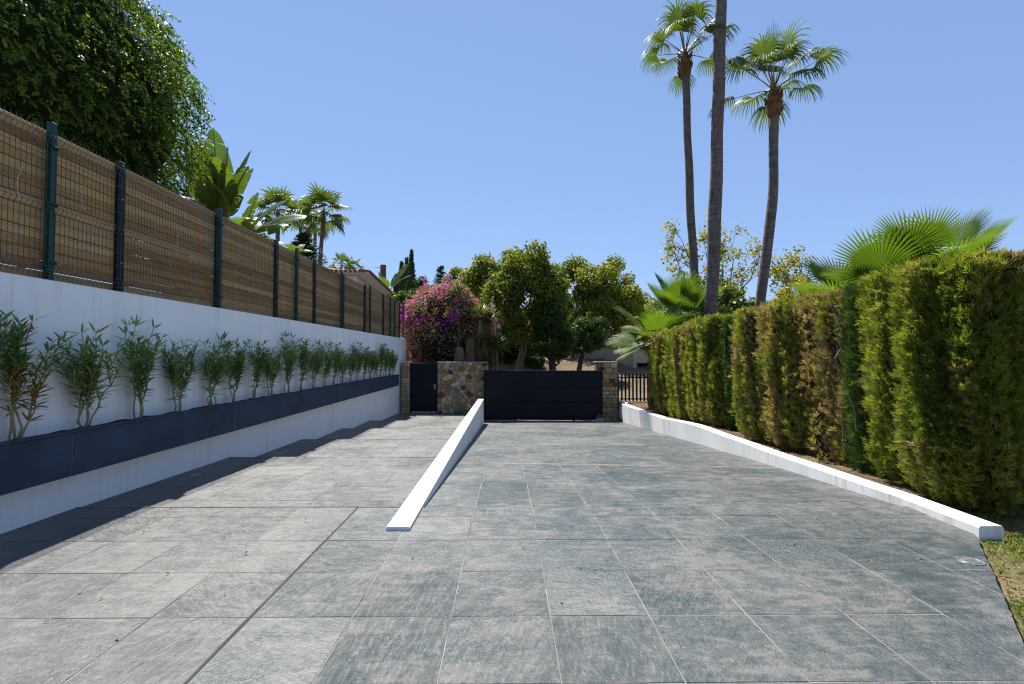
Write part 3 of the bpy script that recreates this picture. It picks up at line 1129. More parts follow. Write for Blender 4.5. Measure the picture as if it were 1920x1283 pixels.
mesh_fence = empty('mesh_fence', (-4.5, 10, WT), 'green welded wire fence on green posts along the white wall top', 'fence')
mposts = [2.01, 4.84, 7.68, 10.5, 13.37, 16.15, 18.96, 21.36]
H = FZ1 - WT
gp = Geo()
gp.bbox(-0.03, 0.03, -0.03, 0.03, 0.0, H + 0.05, 0.004)
post_me = gp.mesh('post', M['green_metal'])
gc = Geo()
gc.bbox(0.0, 0.022, -0.018, 0.04, -0.016, 0.016, 0.004)
gc.tube([(0.0215, 0.012, 0), (0.034, 0.012, 0)], 0.008, 6)
clamp_me = gc.mesh('clamp', M['green_metal'])
for y in mposts:
    o = link('post', post_me, mesh_fence, (0, y - 10, 0.0))
    for z in (0.18, 0.75, 1.32):
        link('clamp', clamp_me, o, (0.03, 0, z))


def folded_wire(gg, y, r=0.0026):
    pts = [(0.034, y, 0.02)]
    for zf in (0.10, 0.72, 1.41):
        pts += [(0.034, y, zf - 0.045), (0.066, y, zf), (0.034, y, zf + 0.045)]
    pts.append((0.034, y, H - 0.03))
    gg.tube(pts, r, 4, 0, False)


wire_mesh_cache = {}
for a, b in zip(mposts[:-1], mposts[1:]):
    L = round(b - a, 2)
    if L not in wire_mesh_cache:
        gg = Geo()
        n = int(L / 0.052)
        for i in range(n + 1):
            folded_wire(gg, (i + 0.5) * L / (n + 1))
        hz = [0.055, 0.10, 0.145, 0.30, 0.45, 0.60, 0.675, 0.72, 0.765, 0.92, 1.07, 1.22, 1.355, 1.40, 1.445]
        for z in hz:
            dx = 0.066 if z in (0.10, 0.72, 1.40) else 0.034
            gg.tube([(dx - 0.005, 0.0, z), (dx - 0.005, L, z)], 0.0026, 4, 0, False)
        wire_mesh_cache[L] = gg.mesh('wire_panel', M['wire'])
    o = link('wire_panel', wire_mesh_cache[L], mesh_fence, (0, a - 10, 0))
    o['kind'] = 'stuff'
# stray tie wires hanging on the mesh
for (y, z, ln) in ((4.45, 1.0, 0.32), (5.12, 1.05, 0.26), (6.6, 0.95, 0.3), (8.6, 0.7, 0.2)):
    g = Geo()
    pts = [(0.074 + 0.006 * math.sin(k * 1.7), y - 10 + 0.014 * math.sin(k * 1.1), z - ln * k / 8) for k in range(9)]
    g.tube(pts, 0.003, 5)
    g.obj('tie_wire', M['galv'], mesh_fence)

# ================================================================== STONE WALL, PILLAR, GATES
STONES = [stone_mat('stone_tan', (0.30, 0.205, 0.11), (0.45, 0.33, 0.19), (0.20, 0.10, 0.04)),
          stone_mat('stone_grey', (0.24, 0.19, 0.135), (0.38, 0.31, 0.23), (0.14, 0.12, 0.10)),
          stone_mat('stone_cream', (0.40, 0.31, 0.19), (0.56, 0.45, 0.30), (0.30, 0.18, 0.08)),
          stone_mat('stone_ochre', (0.28, 0.13, 0.035), (0.42, 0.23, 0.07), (0.12, 0.06, 0.03)),
          stone_mat('stone_rust', (0.09, 0.045, 0.03), (0.18, 0.09, 0.055), (0.05, 0.03, 0.03)),
          stone_mat('stone_umber', (0.05, 0.032, 0.03), (0.10, 0.06, 0.055), (0.16, 0.10, 0.06))]
SW = [0.36, 0.24, 0.22, 0.08, 0.07, 0.03]
M['stone_mortar'] = flat_mat('stone_mortar', (0.13, 0.105, 0.08), 0.95, 0.3, 9, 0.6, 60)
M['coping'] = flat_mat('coping_mortar', (0.42, 0.33, 0.25), 0.9, 0.2, 5, 0.4, 40)


def stone_piece(poly, yf, parent, rng, proud=0.03):
    """polygon in XZ (CCW seen from -Y), front face towards -Y"""
    n = len(poly)
    cx = sum(p[0] for p in poly) / n
    cz = sum(p[1] for p in poly) / n
    pr = proud * rng.uniform(0.55, 1.25)
    back, mid, front = [], [], []
    for x, z in poly:
        back.append((x - cx, 0.03, z - cz))
        mid.append((x - cx, -pr * 0.55, z - cz))
        k = rng.uniform(0.80, 0.88)
        front.append(((x - cx) * k, -pr * rng.uniform(0.85, 1.1), (z - cz) * k))
    vs = back + mid + front + [(0, -pr * rng.uniform(1.0, 1.25), 0)]
    fs = []
    for i in range(n):
        j = (i + 1) % n
        fs += [(i, j, n + j, n + i), (n + i, n + j, 2 * n + j, 2 * n + i), (2 * n + i, 2 * n + j, 3 * n)]
    gg = Geo()
    gg.add(vs, fs)
    o = gg.obj('stone', STONES[rng.choice(6, p=SW)], parent)
    o.location = (cx, yf, cz)
    return o


def rag_stones(x0, x1, z0, z1, yf, parent, seed, spacing=0.185):
    rng = np.random.default_rng(seed)
    pts = []
    tries = 0
    while tries < 4000:
        tries += 1
        p = (rng.uniform(x0, x1), rng.uniform(z0, z1))
        s = spacing * rng.uniform(0.72, 1.25)
        if all(math.hypot(p[0] - q[0], (p[1] - q[1]) * 1.15) > 0.5 * (s + q[2]) for q in pts):
            pts.append((p[0], p[1], s))
    for i, p in enumerate(pts):
        poly = [(x0, z0), (x1, z0), (x1, z1), (x0, z1)]
        for j, q in enumerate(pts):
            if i == j or math.hypot(p[0] - q[0], p[1] - q[1]) > 0.9:
                continue
            a, b = q[0] - p[0], q[1] - p[1]
            l = math.hypot(a, b)
            poly = clip_poly(poly, a / l, b / l, (a * (p[0] + q[0]) / 2 + b * (p[1] + q[1]) / 2) / l - 0.006)
            if len(poly) < 3:
                break
        if len(poly) >= 3 and area(poly) > 0.001:
            stone_piece(poly, yf, parent, rng)


def course_stones(x0, x1, z0, z1, yf, parent, seed, hmin=0.12, hmax=0.24):
    rng = np.random.default_rng(seed)
    z = z0
    w = x1 - x0
    while z < z1 - 0.02:
        h = min(rng.uniform(hmin, hmax), z1 - z)
        if z1 - z - h < 0.09:
            h = z1 - z
        cuts = [0.0]
        while cuts[-1] < w:
            cuts.append(cuts[-1] + h * rng.uniform(0.8, 1.7))
        cuts = [c for c in cuts if c < w - 0.07] + [w]
        for a, b in zip(cuts[:-1], cuts[1:]):
            t = 0.006
            j = lambda: rng.uniform(-0.008, 0.008)
            split = rng.random() < 0.25 and h > 0.17
            zs = [(z, z + h)] if not split else [(z, z + h * 0.5), (z + h * 0.5, z + h)]
            for za, zb in zs:
                xa, xb = x0 + a + t, x0 + b - t
                c = min(0.03, (xb - xa) * 0.25)
                poly = [(xa + c + j(), za + t), (xb - c + j(), za + t + j() * 0.5), (xb, za + t + c + j()), (xb, zb - t - c + j()), (xb - c, zb - t), (xa + c + j(), zb - t), (xa, zb - t - c), (xa, za + t + c + j())]
                stone_piece(poly, yf, parent, rng)
        z += h


SY = 20.12
stone_wall = empty('stone_wall', (0, 0, 0), 'rough tan stone wall with pale coping around the small dark gate', 'wall')
DX0, DX1, DZ0, DZ1 = -3.955, -2.835, -0.76, 1.245
g = Geo()
g.box(-4.29, DX0 - 0.004, SY + 0.02, SY + 0.45, -1.2, 1.262)
g.box(DX1 + 0.004, -0.78, SY + 0.02, SY + 0.45, -1.2, 1.262)
g.obj('core', M['stone_mortar'], stone_wall)
for a, b in ((-4.29, DX0 - 0.004), (DX1 + 0.004, -0.78)):
    g = Geo()
    g.bbox(a - 0.004, b + 0.004, SY - 0.035, SY + 0.47, 1.263, 1.292, 0.008)
    g.obj('coping', M['coping'], stone_wall)
course_stones(-4.285, DX0 - 0.006, -0.80, 1.26, SY, stone_wall, 3, 0.13, 0.26)
rag_stones(DX1 + 0.006, -0.785, -0.82, 1.26, SY, stone_wall, 5)
pillar = empty('stone_pillar', (0, 0, 0), 'tan stone gate pillar at the right end of the sliding gate', 'pillar')
g = Geo()
g.box(3.66, 4.54, SY + 0.0, SY + 0.45, -1.4, 1.262)
g.obj('core', M['stone_mortar'], pillar)
g = Geo()
g.bbox(3.64, 4.56, SY - 0.05, SY + 0.47, 1.263, 1.30, 0.008)
g.obj('coping', M['coping'], pillar)
course_stones(3.665, 4.535, -1.12, 1.26, SY - 0.02, pillar, 11, 0.14, 0.24)
# white strip beside the pillar where the kerb wall meets it
g = Geo()
g.bbox(4.60, 4.70, 19.0, 20.6, -1.6, -0.28, 0.008)
o = g.obj('white_pier', M['stucco_kerb'])
tag(o, 'narrow white pier between the stone pillar and the kerb wall', 'wall')

# pedestrian gate
door = empty('pedestrian_gate', ((DX0 + DX1) / 2, SY + 0.05, DZ0), 'narrow dark blue-grey metal gate set in the stone wall', 'gate')
dcx = (DX0 + DX1) / 2
g = Geo()
dw = (DX1 - DX0) / 2
dh = DZ1 - DZ0
g.bbox(-dw, -dw + 0.045, -0.03, 0.03, -0.03, dh, 0.004)
g.bbox(dw - 0.045, dw, -0.03, 0.03, -0.03, dh, 0.004)
g.bbox(-dw + 0.0455, dw - 0.0455, -0.03, 0.03, dh - 0.03, dh, 0.004)
g.obj('frame', M['gate'], door)
g = Geo()
g.box(-dw + 0.047, dw - 0.047, 0.0205, 0.026, 0.045, dh - 0.031)
g.obj('light_seal_sheet', M['gate'], door)  # added unseen behind the panels to stop light showing in their gaps
pan = [(0.04, 0.665), (0.671, 1.355), (1.361, dh - 0.033)]
for a, b in pan:
    g = Geo()
    g.bbox(-dw + 0.05, dw - 0.05, -0.022, 0.02, a, b, 0.006)
    g.obj('panel', M['gate'], door)
g = Geo()
g.bbox(dw - 0.125, dw - 0.085, -0.034, -0.0225, 0.93, 1.15, 0.004)
pl = g.obj('handle_plate', M['steel'], door)
g = Geo()
g.tube([(dw - 0.105, -0.034, 1.07), (dw - 0.105, -0.075, 1.07), (dw - 0.13, -0.08, 1.07), (dw - 0.235, -0.08, 1.068)], 0.010, 8)
g.obj('lever', M['steel'], pl, True)

# sliding gate (slightly turned, right end nearer)
GX0, GX1 = -0.93, 3.84
gate = empty('sliding_gate', ((GX0 + GX1) / 2, 19.78, -1.05), 'wide dark blue-grey sliding gate of three horizontal panels', 'gate', None, R(-2.2))
gw = (GX1 - GX0) / 2
gh = 2.0
g = Geo()
g.bbox(-gw, -gw + 0.06, -0.03, 0.03, 0.03, gh, 0.004)
g.bbox(gw - 0.06, gw, -0.03, 0.03, 0.03, gh, 0.004)
g.bbox(-gw + 0.061, gw - 0.061, -0.03, 0.03, gh - 0.05, gh, 0.004)
g.bbox(-gw + 0.061, gw - 0.061, -0.03, 0.03, 0.03, 0.10, 0.004)
g.obj('frame', M['gate'], gate)
g = Geo()
g.box(-gw + 0.062, gw - 0.062, 0.0205, 0.026, 0.101, gh - 0.051)
g.obj('light_seal_sheet', M['gate'], gate)  # added sheet, hidden by the panels, blocks light through the seams
for a, b in ((0.104, 0.715), (0.721, 1.335), (1.341, gh - 0.053)):
    g = Geo()
    g.bbox(-gw + 0.063, gw - 0.063, -0.022, 0.02, a, b, 0.008)
    g.obj('panel', M['gate'], gate)
g = Geo()
g.bbox(-gw - 0.17, -gw + 0.02, 0.034, 0.08, gh - 0.05, gh - 0.01, 0.004)
g.obj('guide_arm', M['gate'], gate)
for x in (-gw + 1.26, gw - 1.16):
    g = Geo()
    g.lathe([(0.045, -0.015), (0.045, 0.015)], (0, 0, 0), 16)
    g.v = [(a, c, b) for a, b, c in g.v]
    o = g.obj('roller_wheel', M['dark_void'], gate, False)
    o.location = (x, 0, 0.0)
g = Geo()
g.box(-0.95, 4.2, 19.74, 19.80, -1.15, -1.06)
o = g.obj('gate_rail', M['concrete'])
tag(o, 'pale ground rail under the sliding gate', 'rail')
g = Geo()
g.bbox(3.72, 3.96, 19.86, 20.02, 0.96, 1.04, 0.01)
g.lathe([(0.03, 0.0), (0.03, 0.07), (0.02, 0.08)], (3.80, 19.92, 1.04), 12)
g.lathe([(0.03, 0.0), (0.03, 0.07), (0.02, 0.08)], (3.90, 19.92, 1.04), 12)
o = g.obj('guide_roller', M['black_metal'], pillar)
# motor
motor = empty('gate_motor', (3.66, 19.45, -1.06), 'small dark box motor on a light grey base by the pillar', 'gate motor')
g = Geo()
g.bbox(-0.13, 0.13, -0.10, 0.10, 0.135, 0.30, 0.015)
g.obj('cover', M['dark_plastic'], motor)
g = Geo()
g.bbox(-0.135, 0.135, -0.105, 0.105, 0.0, 0.134, 0.01)
bs = g.obj('base', M['grey_plastic'], motor)
g = Geo()
g.box(-0.085, -0.045, -0.108, -0.1055, 0.05, 0.085)
g.box(-0.035, 0.03, -0.108, -0.1055, 0.058, 0.076)
g.obj('badge', M['dark_plastic'], bs)

# slatted fence right of the pillar
picket = empty('slat_fence', (5.2, 20.3, -0.33), 'short black fence of upright slats right of the stone pillar', 'fence')
g = Geo()
for zz in (0.06, 0.95):
    g.bbox(-0.66, 1.4, 0.022, 0.05, zz, zz + 0.05, 0.004)
g.obj('rail', M['black_metal'], picket)
for i in range(13):
    g = Geo()
    g.bbox(-0.035, 0.035, -0.02, 0.02, 0.0, 1.14, 0.004)
    o = g.obj('slat', M['black_metal'], picket) if i == 0 else link('slat', slat_me, picket)
    if i == 0:
        slat_me = o.data
    o.location = (-0.60 + i * 0.155, 0, 0)
# low plinth under it
g = Geo()
g.bbox(4.71, 6.8, 20.22, 20.42, -1.2, -0.335, 0.01)
o = g.obj('plinth_wall', M['concrete'])
tag(o, 'low concrete plinth under the black slatted fence', 'wall')

# tap and hose
tap = empty('garden_tap', (-1.84, SY - 0.03, 0.12), 'small brass garden tap on the rough stone wall', 'tap')
g = Geo()
g.tube([(0, 0.0, 0), (0, -0.09, 0), (0, -0.11, -0.02), (0, -0.11, -0.06)], 0.014, 8)
g.obj('spout', M['steel'], tap, True)
g = Geo()
g.bbox(-0.035, 0.035, -0.06, -0.045, 0.014, 0.05, 0.004)
g.obj('tap_lever', M['grey_plastic'], tap)
g = Geo()
pts = [(-1.84, SY - 0.14, 0.05), (-1.86, SY - 0.15, -0.1), (-1.95, SY - 0.15, -0.35), (-2.04, SY - 0.17, -0.6), (-2.09, SY - 0.22, -0.75), (-2.05, SY - 0.3, -0.765)]
rr = random.Random(3)
for lap in range(7):
    for k in range(14):
        a = 2 * math.pi * k / 14
        pts.append((-1.72 + (0.38 + 0.02 * rr.uniform(-1, 1)) * math.cos(a + 2.8) , SY - 0.33 + (0.17 + 0.02 * rr.uniform(-1, 1)) * math.sin(a + 2.8), -0.765 + 0.016 * lap + 0.008 * rr.uniform(-1, 1)))
g.tube(pts, 0.0125, 6)
hose = g.obj('garden_hose', M['hose'], None, True)
tag(hose, 'green garden hose coiled on the path below the tap', 'hose')

# ================================================================== VEGETATION BUILDERS
def tapered(p0, p1, r0, r1, rng, n=7, wob=0.06):
    p0, p1 = np.array(p0, float), np.array(p1, float)
    L = np.linalg.norm(p1 - p0)
    pts, rad = [], []
    off = rng.normal(size=(n + 1, 3)) * wob * L * 0.35
    off[0] = off[-1] = 0
    for i in range(n + 1):
        t = i / n
        pts.append(p0 + (p1 - p0) * t + off[i])
        rad.append(r0 + (r1 - r0) * t)
    return pts, rad


def broadleaf(name, label, cat, base, cen, rad, nclump, nleaf, leaf, mat, seed, trunk_r=0.16, group=None, bark='bark', clump_r=(0.22, 0.36), fork=0.45, limbs=10, tintshift=0.0, hang=0.0, core=True, spread=0.5):
    """trunk and limbs, and a crown of leaf clumps with gaps between them"""
    rng = np.random.default_rng(seed)
    base, cen, rad = np.array(base, float), np.array(cen, float), np.array(rad, float)
    e = empty(name, base, label, cat, group)
    c0 = cen - base
    # clump centres: spread through the crown, denser towards its surface
    d = rand_dirs(nclump * 3, rng)
    d = d[d[:, 2] > -0.75][:nclump]
    rr = rng.uniform(0.35, 0.93, len(d)) ** 0.6
    cc = c0 + d * rad * rr[:, None]
    cr = rng.uniform(clump_r[0], clump_r[1], len(d)) * rad.mean()
    gt = Geo()
    fk = c0 * np.array([0.75, 0.75, 0]) + np.array([0, 0, max(0.6, (c0[2] - rad[2] * 0.55) * 0.9)])
    pts, rd = tapered((0, 0, -0.3), fk, trunk_r * 1.15, trunk_r * 0.75, rng, 7, 0.05)
    gt.tube(pts, rd, 9)
    gt.obj('trunk', M[bark], e, True)
    gl = Geo()
    order = np.argsort(-rr)[:limbs]
    for k in order:
        mid = fk + (cc[k] - fk) * 0.5 + rng.normal(size=3) * 0.08 * rad
        p1, r1 = tapered(fk, mid, trunk_r * 0.5, trunk_r * 0.25, rng, 4, 0.08)
        p2, r2 = tapered(mid, cc[k], trunk_r * 0.25, trunk_r * 0.06, rng, 4, 0.1)
        gl.tube(p1 + p2[1:], r1 + r2[1:], 6)
    gl.obj('limbs', M[bark], e, True)
    n_each = rng.multinomial(nleaf, (cr ** 2) / (cr ** 2).sum())
    Ps, Ns, Ti = [], [], []
    for k in range(len(d)):
        m = n_each[k]
        u = rand_dirs(m, rng)
        u[:, 2] = u[:, 2] * 0.8 + 0.12
        rad_k = cr[k] * rng.uniform(spread, 1.08, m)[:, None] * (1 + 0.18 * vnoise(u * 2.0, 1.0, k)[:, None])
        P = cc[k] + u * rad_k
        Ps.append(P)
        Ns.append(u + rng.normal(size=(m, 3)) * 0.55 + np.array([0, 0, 0.25]))
        Ti.append(np.clip(rng.normal(0.42 + tintshift, 0.2, m) + 0.10 * rng.normal() + 0.05, 0, 1))
    P, N, T0 = np.concatenate(Ps), unit(np.concatenate(Ns)), np.concatenate(Ti)
    n = len(P)
    T = unit(np.cross(N, rand_dirs(n, rng)) + np.array([0, 0, -0.35 - hang]))
    s = leaf * rng.uniform(0.65, 1.25, n)
    leaf_obj('crown', [kites(P, T, N, s, s * 0.72, T0)], M[mat], e)
    return e


def sphere_shell(cen, rad, seed, nz=14, na=22, amp=0.12):
    vs, fs = [], []
    rng = np.random.default_rng(seed)
    for i in range(nz + 1):
        ph = math.pi * i / nz
        for k in range(na):
            a = 2 * math.pi * k / na
            u = np.array([math.sin(ph) * math.cos(a), math.sin(ph) * math.sin(a), math.cos(ph)])
            r = 1 + amp * float(vnoise(u * 2.2, 1.0, seed))
            vs.append(np.array(cen) + u * np.array(rad) * r)
    for i in range(nz):
        for k in range(na):
            k2 = (k + 1) % na
            fs.append((i * na + k, (i + 1) * na + k, (i + 1) * na + k2, i * na + k2))
    return vs, fs


# ------------------------------------------------------------------ clipped cypress hedge
def cypress_meshes(seed, hx, hy, h, nspray, dead=0.35, size=0.075, columns=9, dark=False, pointed=False, back=0.3, hollow=0.26, olive=0.0):
    """returns (spray mesh, twig core mesh); local origin at the foot"""
    rng = np.random.default_rng(seed)

    def radius(z, a):
        t = z / h
        prof = 0.80 + 0.20 * np.sin(np.clip(t * 1.35, 0, 1) * np.pi * 0.5) if not pointed else (1.0 - 0.55 * t)
        prof = prof * np.where(t < 0.10, 0.80 + 2.0 * t, 1.0)
        if not pointed:
            q = np.clip((t - 0.955) / 0.045, 0, 1)
            prof = prof * np.sqrt(np.maximum(0.05, 1 - 0.55 * q * q))
        ca, sa = np.abs(np.cos(a)), np.abs(np.sin(a))
        ex = 3.4 if not pointed else 2.2
        base = 1.0 / ((ca / hx) ** ex + (sa / hy) ** ex) ** (1 / ex)
        col = 1 + 0.08 * np.sin(columns * a + 1.6 * np.sin(1.7 * z + seed) + seed) * np.clip(1.15 - 0.3 * t, 0.4, 1)
        hol = 1 - hollow * np.clip(vnoise(np.stack([np.cos(a) * 2.2, np.sin(a) * 2.2, z * 1.3], -1), 1.0, seed) - 0.30, 0, 1) * 2.0
        return base * prof * col * hol
    n1 = int(nspray * 0.86)
    a = rng.uniform(-np.pi, np.pi, n1 * 2)
    keep = (np.cos(a) < 0.25) | (rng.random(n1 * 2) < back)
    a = a[keep][:n1]
    z = h * rng.uniform(0.015, 1.0, len(a))
    dep = rng.exponential(0.045, len(a))
    Cs = np.stack([np.cos(a) * 0.5, np.sin(a) * 0.5, z * 0.27], -1)
    Cf = np.stack([np.cos(a) * 0.5, np.sin(a) * 0.5, z * 0.6], -1)
    clump = 0.062 * vnoise(Cs * 15.0, 1.0, seed + 31.0) + 0.045 * vnoise(Cf * 31.0, 1.0, seed + 37.0)
    stick = np.where(rng.random(len(a)) < 0.16, rng.uniform(0.0, 0.06, len(a)), 0.0)
    r = radius(z, a) - dep + 0.015 + clump + stick
    out = np.stack([np.cos(a), np.sin(a), np.zeros_like(a)], 1)
    P = out * r[:, None]
    P[:, 2] = z
    # top
    n2 = nspray - n1
    a2 = rng.uniform(-np.pi, np.pi, n2)
    rr = np.sqrt(rng.uniform(0, 1, n2))
    ztop = np.full(n2, h * 0.985)
    r2 = radius(ztop, a2) * rr
    P2 = np.stack([np.cos(a2) * r2, np.sin(a2) * r2, h * (0.972 if not pointed else 0.95) + 0.05 * vnoise(np.stack([np.cos(a2) * r2 * 5, np.sin(a2) * r2 * 5, ztop * 0], -1), 1.0, seed)], 1)
    out2 = np.stack([np.cos(a2) * 0.4, np.sin(a2) * 0.4, np.ones(n2)], 1)
    P = np.concatenate([P, P2])
    out = np.concatenate([out, out2])
    dep = np.concatenate([dep, np.full(n2, 0.02)])
    n = len(P)
    up = np.array([0, 0, 1.0])
    T = unit(out * 0.55 + up * rng.uniform(0.35, 1.2, n)[:, None] + rng.normal(size=(n, 3)) * 0.38)
    N = unit(np.cross(T, rand_dirs(n, rng)))
    # tint: green to yellow green; dead brown patches, vertical, more of it deep inside
    Q = P * np.array([5.2, 5.2, 1.7])
    patch = vnoise(Q, 1.0, seed + 3.0) * 0.6 + vnoise(Q * 2.7, 1.0, seed + 9.0) * 0.4
    Pn = P * np.array([1, 1, 0.6])
    gre = np.clip(0.32 + olive + 0.13 * vnoise(Pn * 26.0, 1.0, seed + 41) + 0.16 * vnoise(P * np.array([5, 5, 1.6]), 1.0, seed + 20) + rng.normal(0, 0.13, n), 0.0, 0.74)
    br = rng.uniform(0.76, 1.0, n)
    isb = (patch + rng.normal(0, 0.22, n) + dep * 1.6) > (1.0 - dead * 1.55)
    tint = np.where(isb, br, gre)
    parts = []
    S = np.cross(N, T)
    L = size * rng.uniform(0.55, 1.35, n)
    for ang, off, k in ((0.0, 0.25, 1.0), (0.62, 0.0, 0.8), (-0.62, 0.05, 0.8), (0.95, 0.45, 0.55), (-0.95, 0.5, 0.55), (0.3, 0.5, 0.7)):
        D = T * math.cos(ang) + S * math.sin(ang)
        b = P + T * (L * off)[:, None]
        W = L * 0.20 * k
        wv = np.cross(N, D)
        V = np.stack([b - wv * W[:, None] * 0.5, b + wv * W[:, None] * 0.5 + D * (L * k * 0.3)[:, None], b + D * (L * k)[:, None]], 1).reshape(-1, 3)
        Fc = (np.arange(n)[:, None] * 3 + [0, 1, 2])
        parts.append((V, Fc, np.repeat(tint, 3)))
    V, Fc, tt = merge(parts)
    spray = new_mesh('foliage', V, Fc, M['cypress_dark' if dark else 'cypress'], None, tt)
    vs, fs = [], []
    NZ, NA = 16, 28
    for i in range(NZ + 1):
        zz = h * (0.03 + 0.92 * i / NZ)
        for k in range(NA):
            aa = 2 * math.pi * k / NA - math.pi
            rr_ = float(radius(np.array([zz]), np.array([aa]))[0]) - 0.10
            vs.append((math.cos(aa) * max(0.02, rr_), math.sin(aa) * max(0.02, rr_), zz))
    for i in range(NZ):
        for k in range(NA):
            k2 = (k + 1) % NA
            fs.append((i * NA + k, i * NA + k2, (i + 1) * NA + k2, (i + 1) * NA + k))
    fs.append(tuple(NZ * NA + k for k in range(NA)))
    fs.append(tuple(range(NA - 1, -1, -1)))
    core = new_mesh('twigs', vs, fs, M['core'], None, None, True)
    return spray, core


def cypress_shrub(x, y, z, meshes, label, rotz=0.0, scale=(1, 1, 1), group='cypress shrubs of the clipped hedge', name='cypress_shrub'):
    e = empty(name, (x, y, z), label, 'hedge shrub', group, rotz)
    e.scale = scale
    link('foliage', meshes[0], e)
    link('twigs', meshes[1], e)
    g = Geo()
    rng = np.random.default_rng(int(y * 100))
    for k in range(2):
        p, r = tapered((rng.uniform(-0.16, 0.0), rng.uniform(-0.15, 0.15), -0.12), (0, 0, 0.8), 0.045, 0.02, rng, 4, 0.1)
        g.tube(p, r, 6)
    g.obj('trunk', M['bark_dark'], e, True)
    g = Geo()
    for k in range(26 if meshes is m_hole or meshes is m_brown else 8):
        a = rng.uniform(1.9, 4.4)
        r0 = rng.uniform(0.22, 0.36)
        z0 = rng.uniform(0.2, 1.5)
        ln = rng.uniform(0.4, 1.0)
        p0 = np.array([math.cos(a) * r0, math.sin(a) * r0, z0])
        p1 = np.array([math.cos(a) * (r0 + rng.uniform(0.02, 0.16)), math.sin(a) * (r0 + 0.1), z0 + ln])
        p, r = tapered(p0, p1, 0.009, 0.003, rng, 5, 0.1)
        g.tube(p, r, 4)
    ob = g.obj('dry_twigs', M['bark'], e)
    ob['kind'] = 'stuff'
    return e


m_near = cypress_meshes(2, 0.52, 0.60, 2.60, 17500, 0.26, 0.084, 7, olive=0.17)
m_near2 = cypress_meshes(4, 0.44, 0.52, 2.54, 15500, 0.20, 0.082, 6, olive=0.10)
m_brown = cypress_meshes(6, 0.50, 0.58, 2.58, 12500, 0.62, 0.086, 8, hollow=0.5, olive=0.12)
m_hole = cypress_meshes(8, 0.44, 0.58, 2.55, 9500, 0.66, 0.080, 6, hollow=0.72, olive=0.1)
m_mid = cypress_meshes(10, 0.50, 0.58, 2.60, 12500, 0.50, 0.088, 8, hollow=0.36, olive=0.12)
m_far = cypress_meshes(12, 0.52, 0.60, 2.62, 12000, 0.40, 0.088, 9, hollow=0.36, olive=0.12)
m_far2 = cypress_meshes(14, 0.50, 0.58, 2.60, 12000, 0.36, 0.088, 7, hollow=0.34, olive=0.1)
m_col = cypress_meshes(16, 0.24, 0.22, 2.62, 8000, 0.10, 0.085, 5, True)
m_col2 = cypress_meshes(18, 0.22, 0.24, 2.55, 8000, 0.06, 0.085, 5, True, True)


def hx_at(y, off):
    return kerb_at(y)[0] + off


def shrub(y, off, m, label, rotz=0.0, sc_=(1, 1, 1)):
    return cypress_shrub(hx_at(y, off), y, garden_z(y) - 0.02, m, label, rotz, sc_)


cypress_shrub(4.83, 5.08, garden_z(5.0), m_near2, 'tall bright green cypress at the near end of the hedge, beside the lawn', 0.35)
cypress_shrub(5.08, 5.78, garden_z(5.7), m_near, 'broad bright green cypress second from the near hedge end, with small brown patches', 0.1)
shrub(6.52, 0.80, m_col, 'narrow dark green upright cypress squeezed behind the broad near one', 0.4, (1.1, 1.3, 0.98))
shrub(6.95, 0.98, m_hole, 'thin half dead cypress with dark hollows, next to the narrow dark one', 0.2)
shrub(7.75, 0.92, m_hole, 'half bare cypress with brown twigs and hollows, middle of the hedge', 2.9, (1, 1.1, 1.02))
shrub(8.55, 0.84, m_brown, 'brown and green cypress beside the half bare one towards the gate', 0.0)
shrub(9.4, 0.80, m_mid, 'browned cypress at the far end of the middle hedge block', 0.5, (1, 1, 0.985))
shrub(10.25, 0.80, m_col2, 'dark green pointed cypress in the gap of the hedge, nearer of two', 0.0, (1.0, 1.1, 1.0))
shrub(10.85, 0.78, m_col, 'dark green narrow cypress in the gap of the hedge, farther of two', 1.3, (1, 1, 0.95))
shrub(11.6, 0.84, m_far2, 'clipped cypress at the near end of the far hedge block', 0.1)
shrub(12.5, 0.84, m_far, 'clipped cypress of the far hedge block, second from its near end', 0.0)
shrub(13.4, 0.82, m_mid, 'clipped cypress of the far hedge block, third from its near end', 0.2)
shrub(14.25, 0.80, m_far2, 'clipped cypress next to the last one at the gate end of the hedge', 2.8, (1, 1, 0.99))
shrub(15.05, 0.78, m_far, 'clipped cypress at the gate end of the hedge, beside the fan palm', 0.3, (1, 1, 0.99))

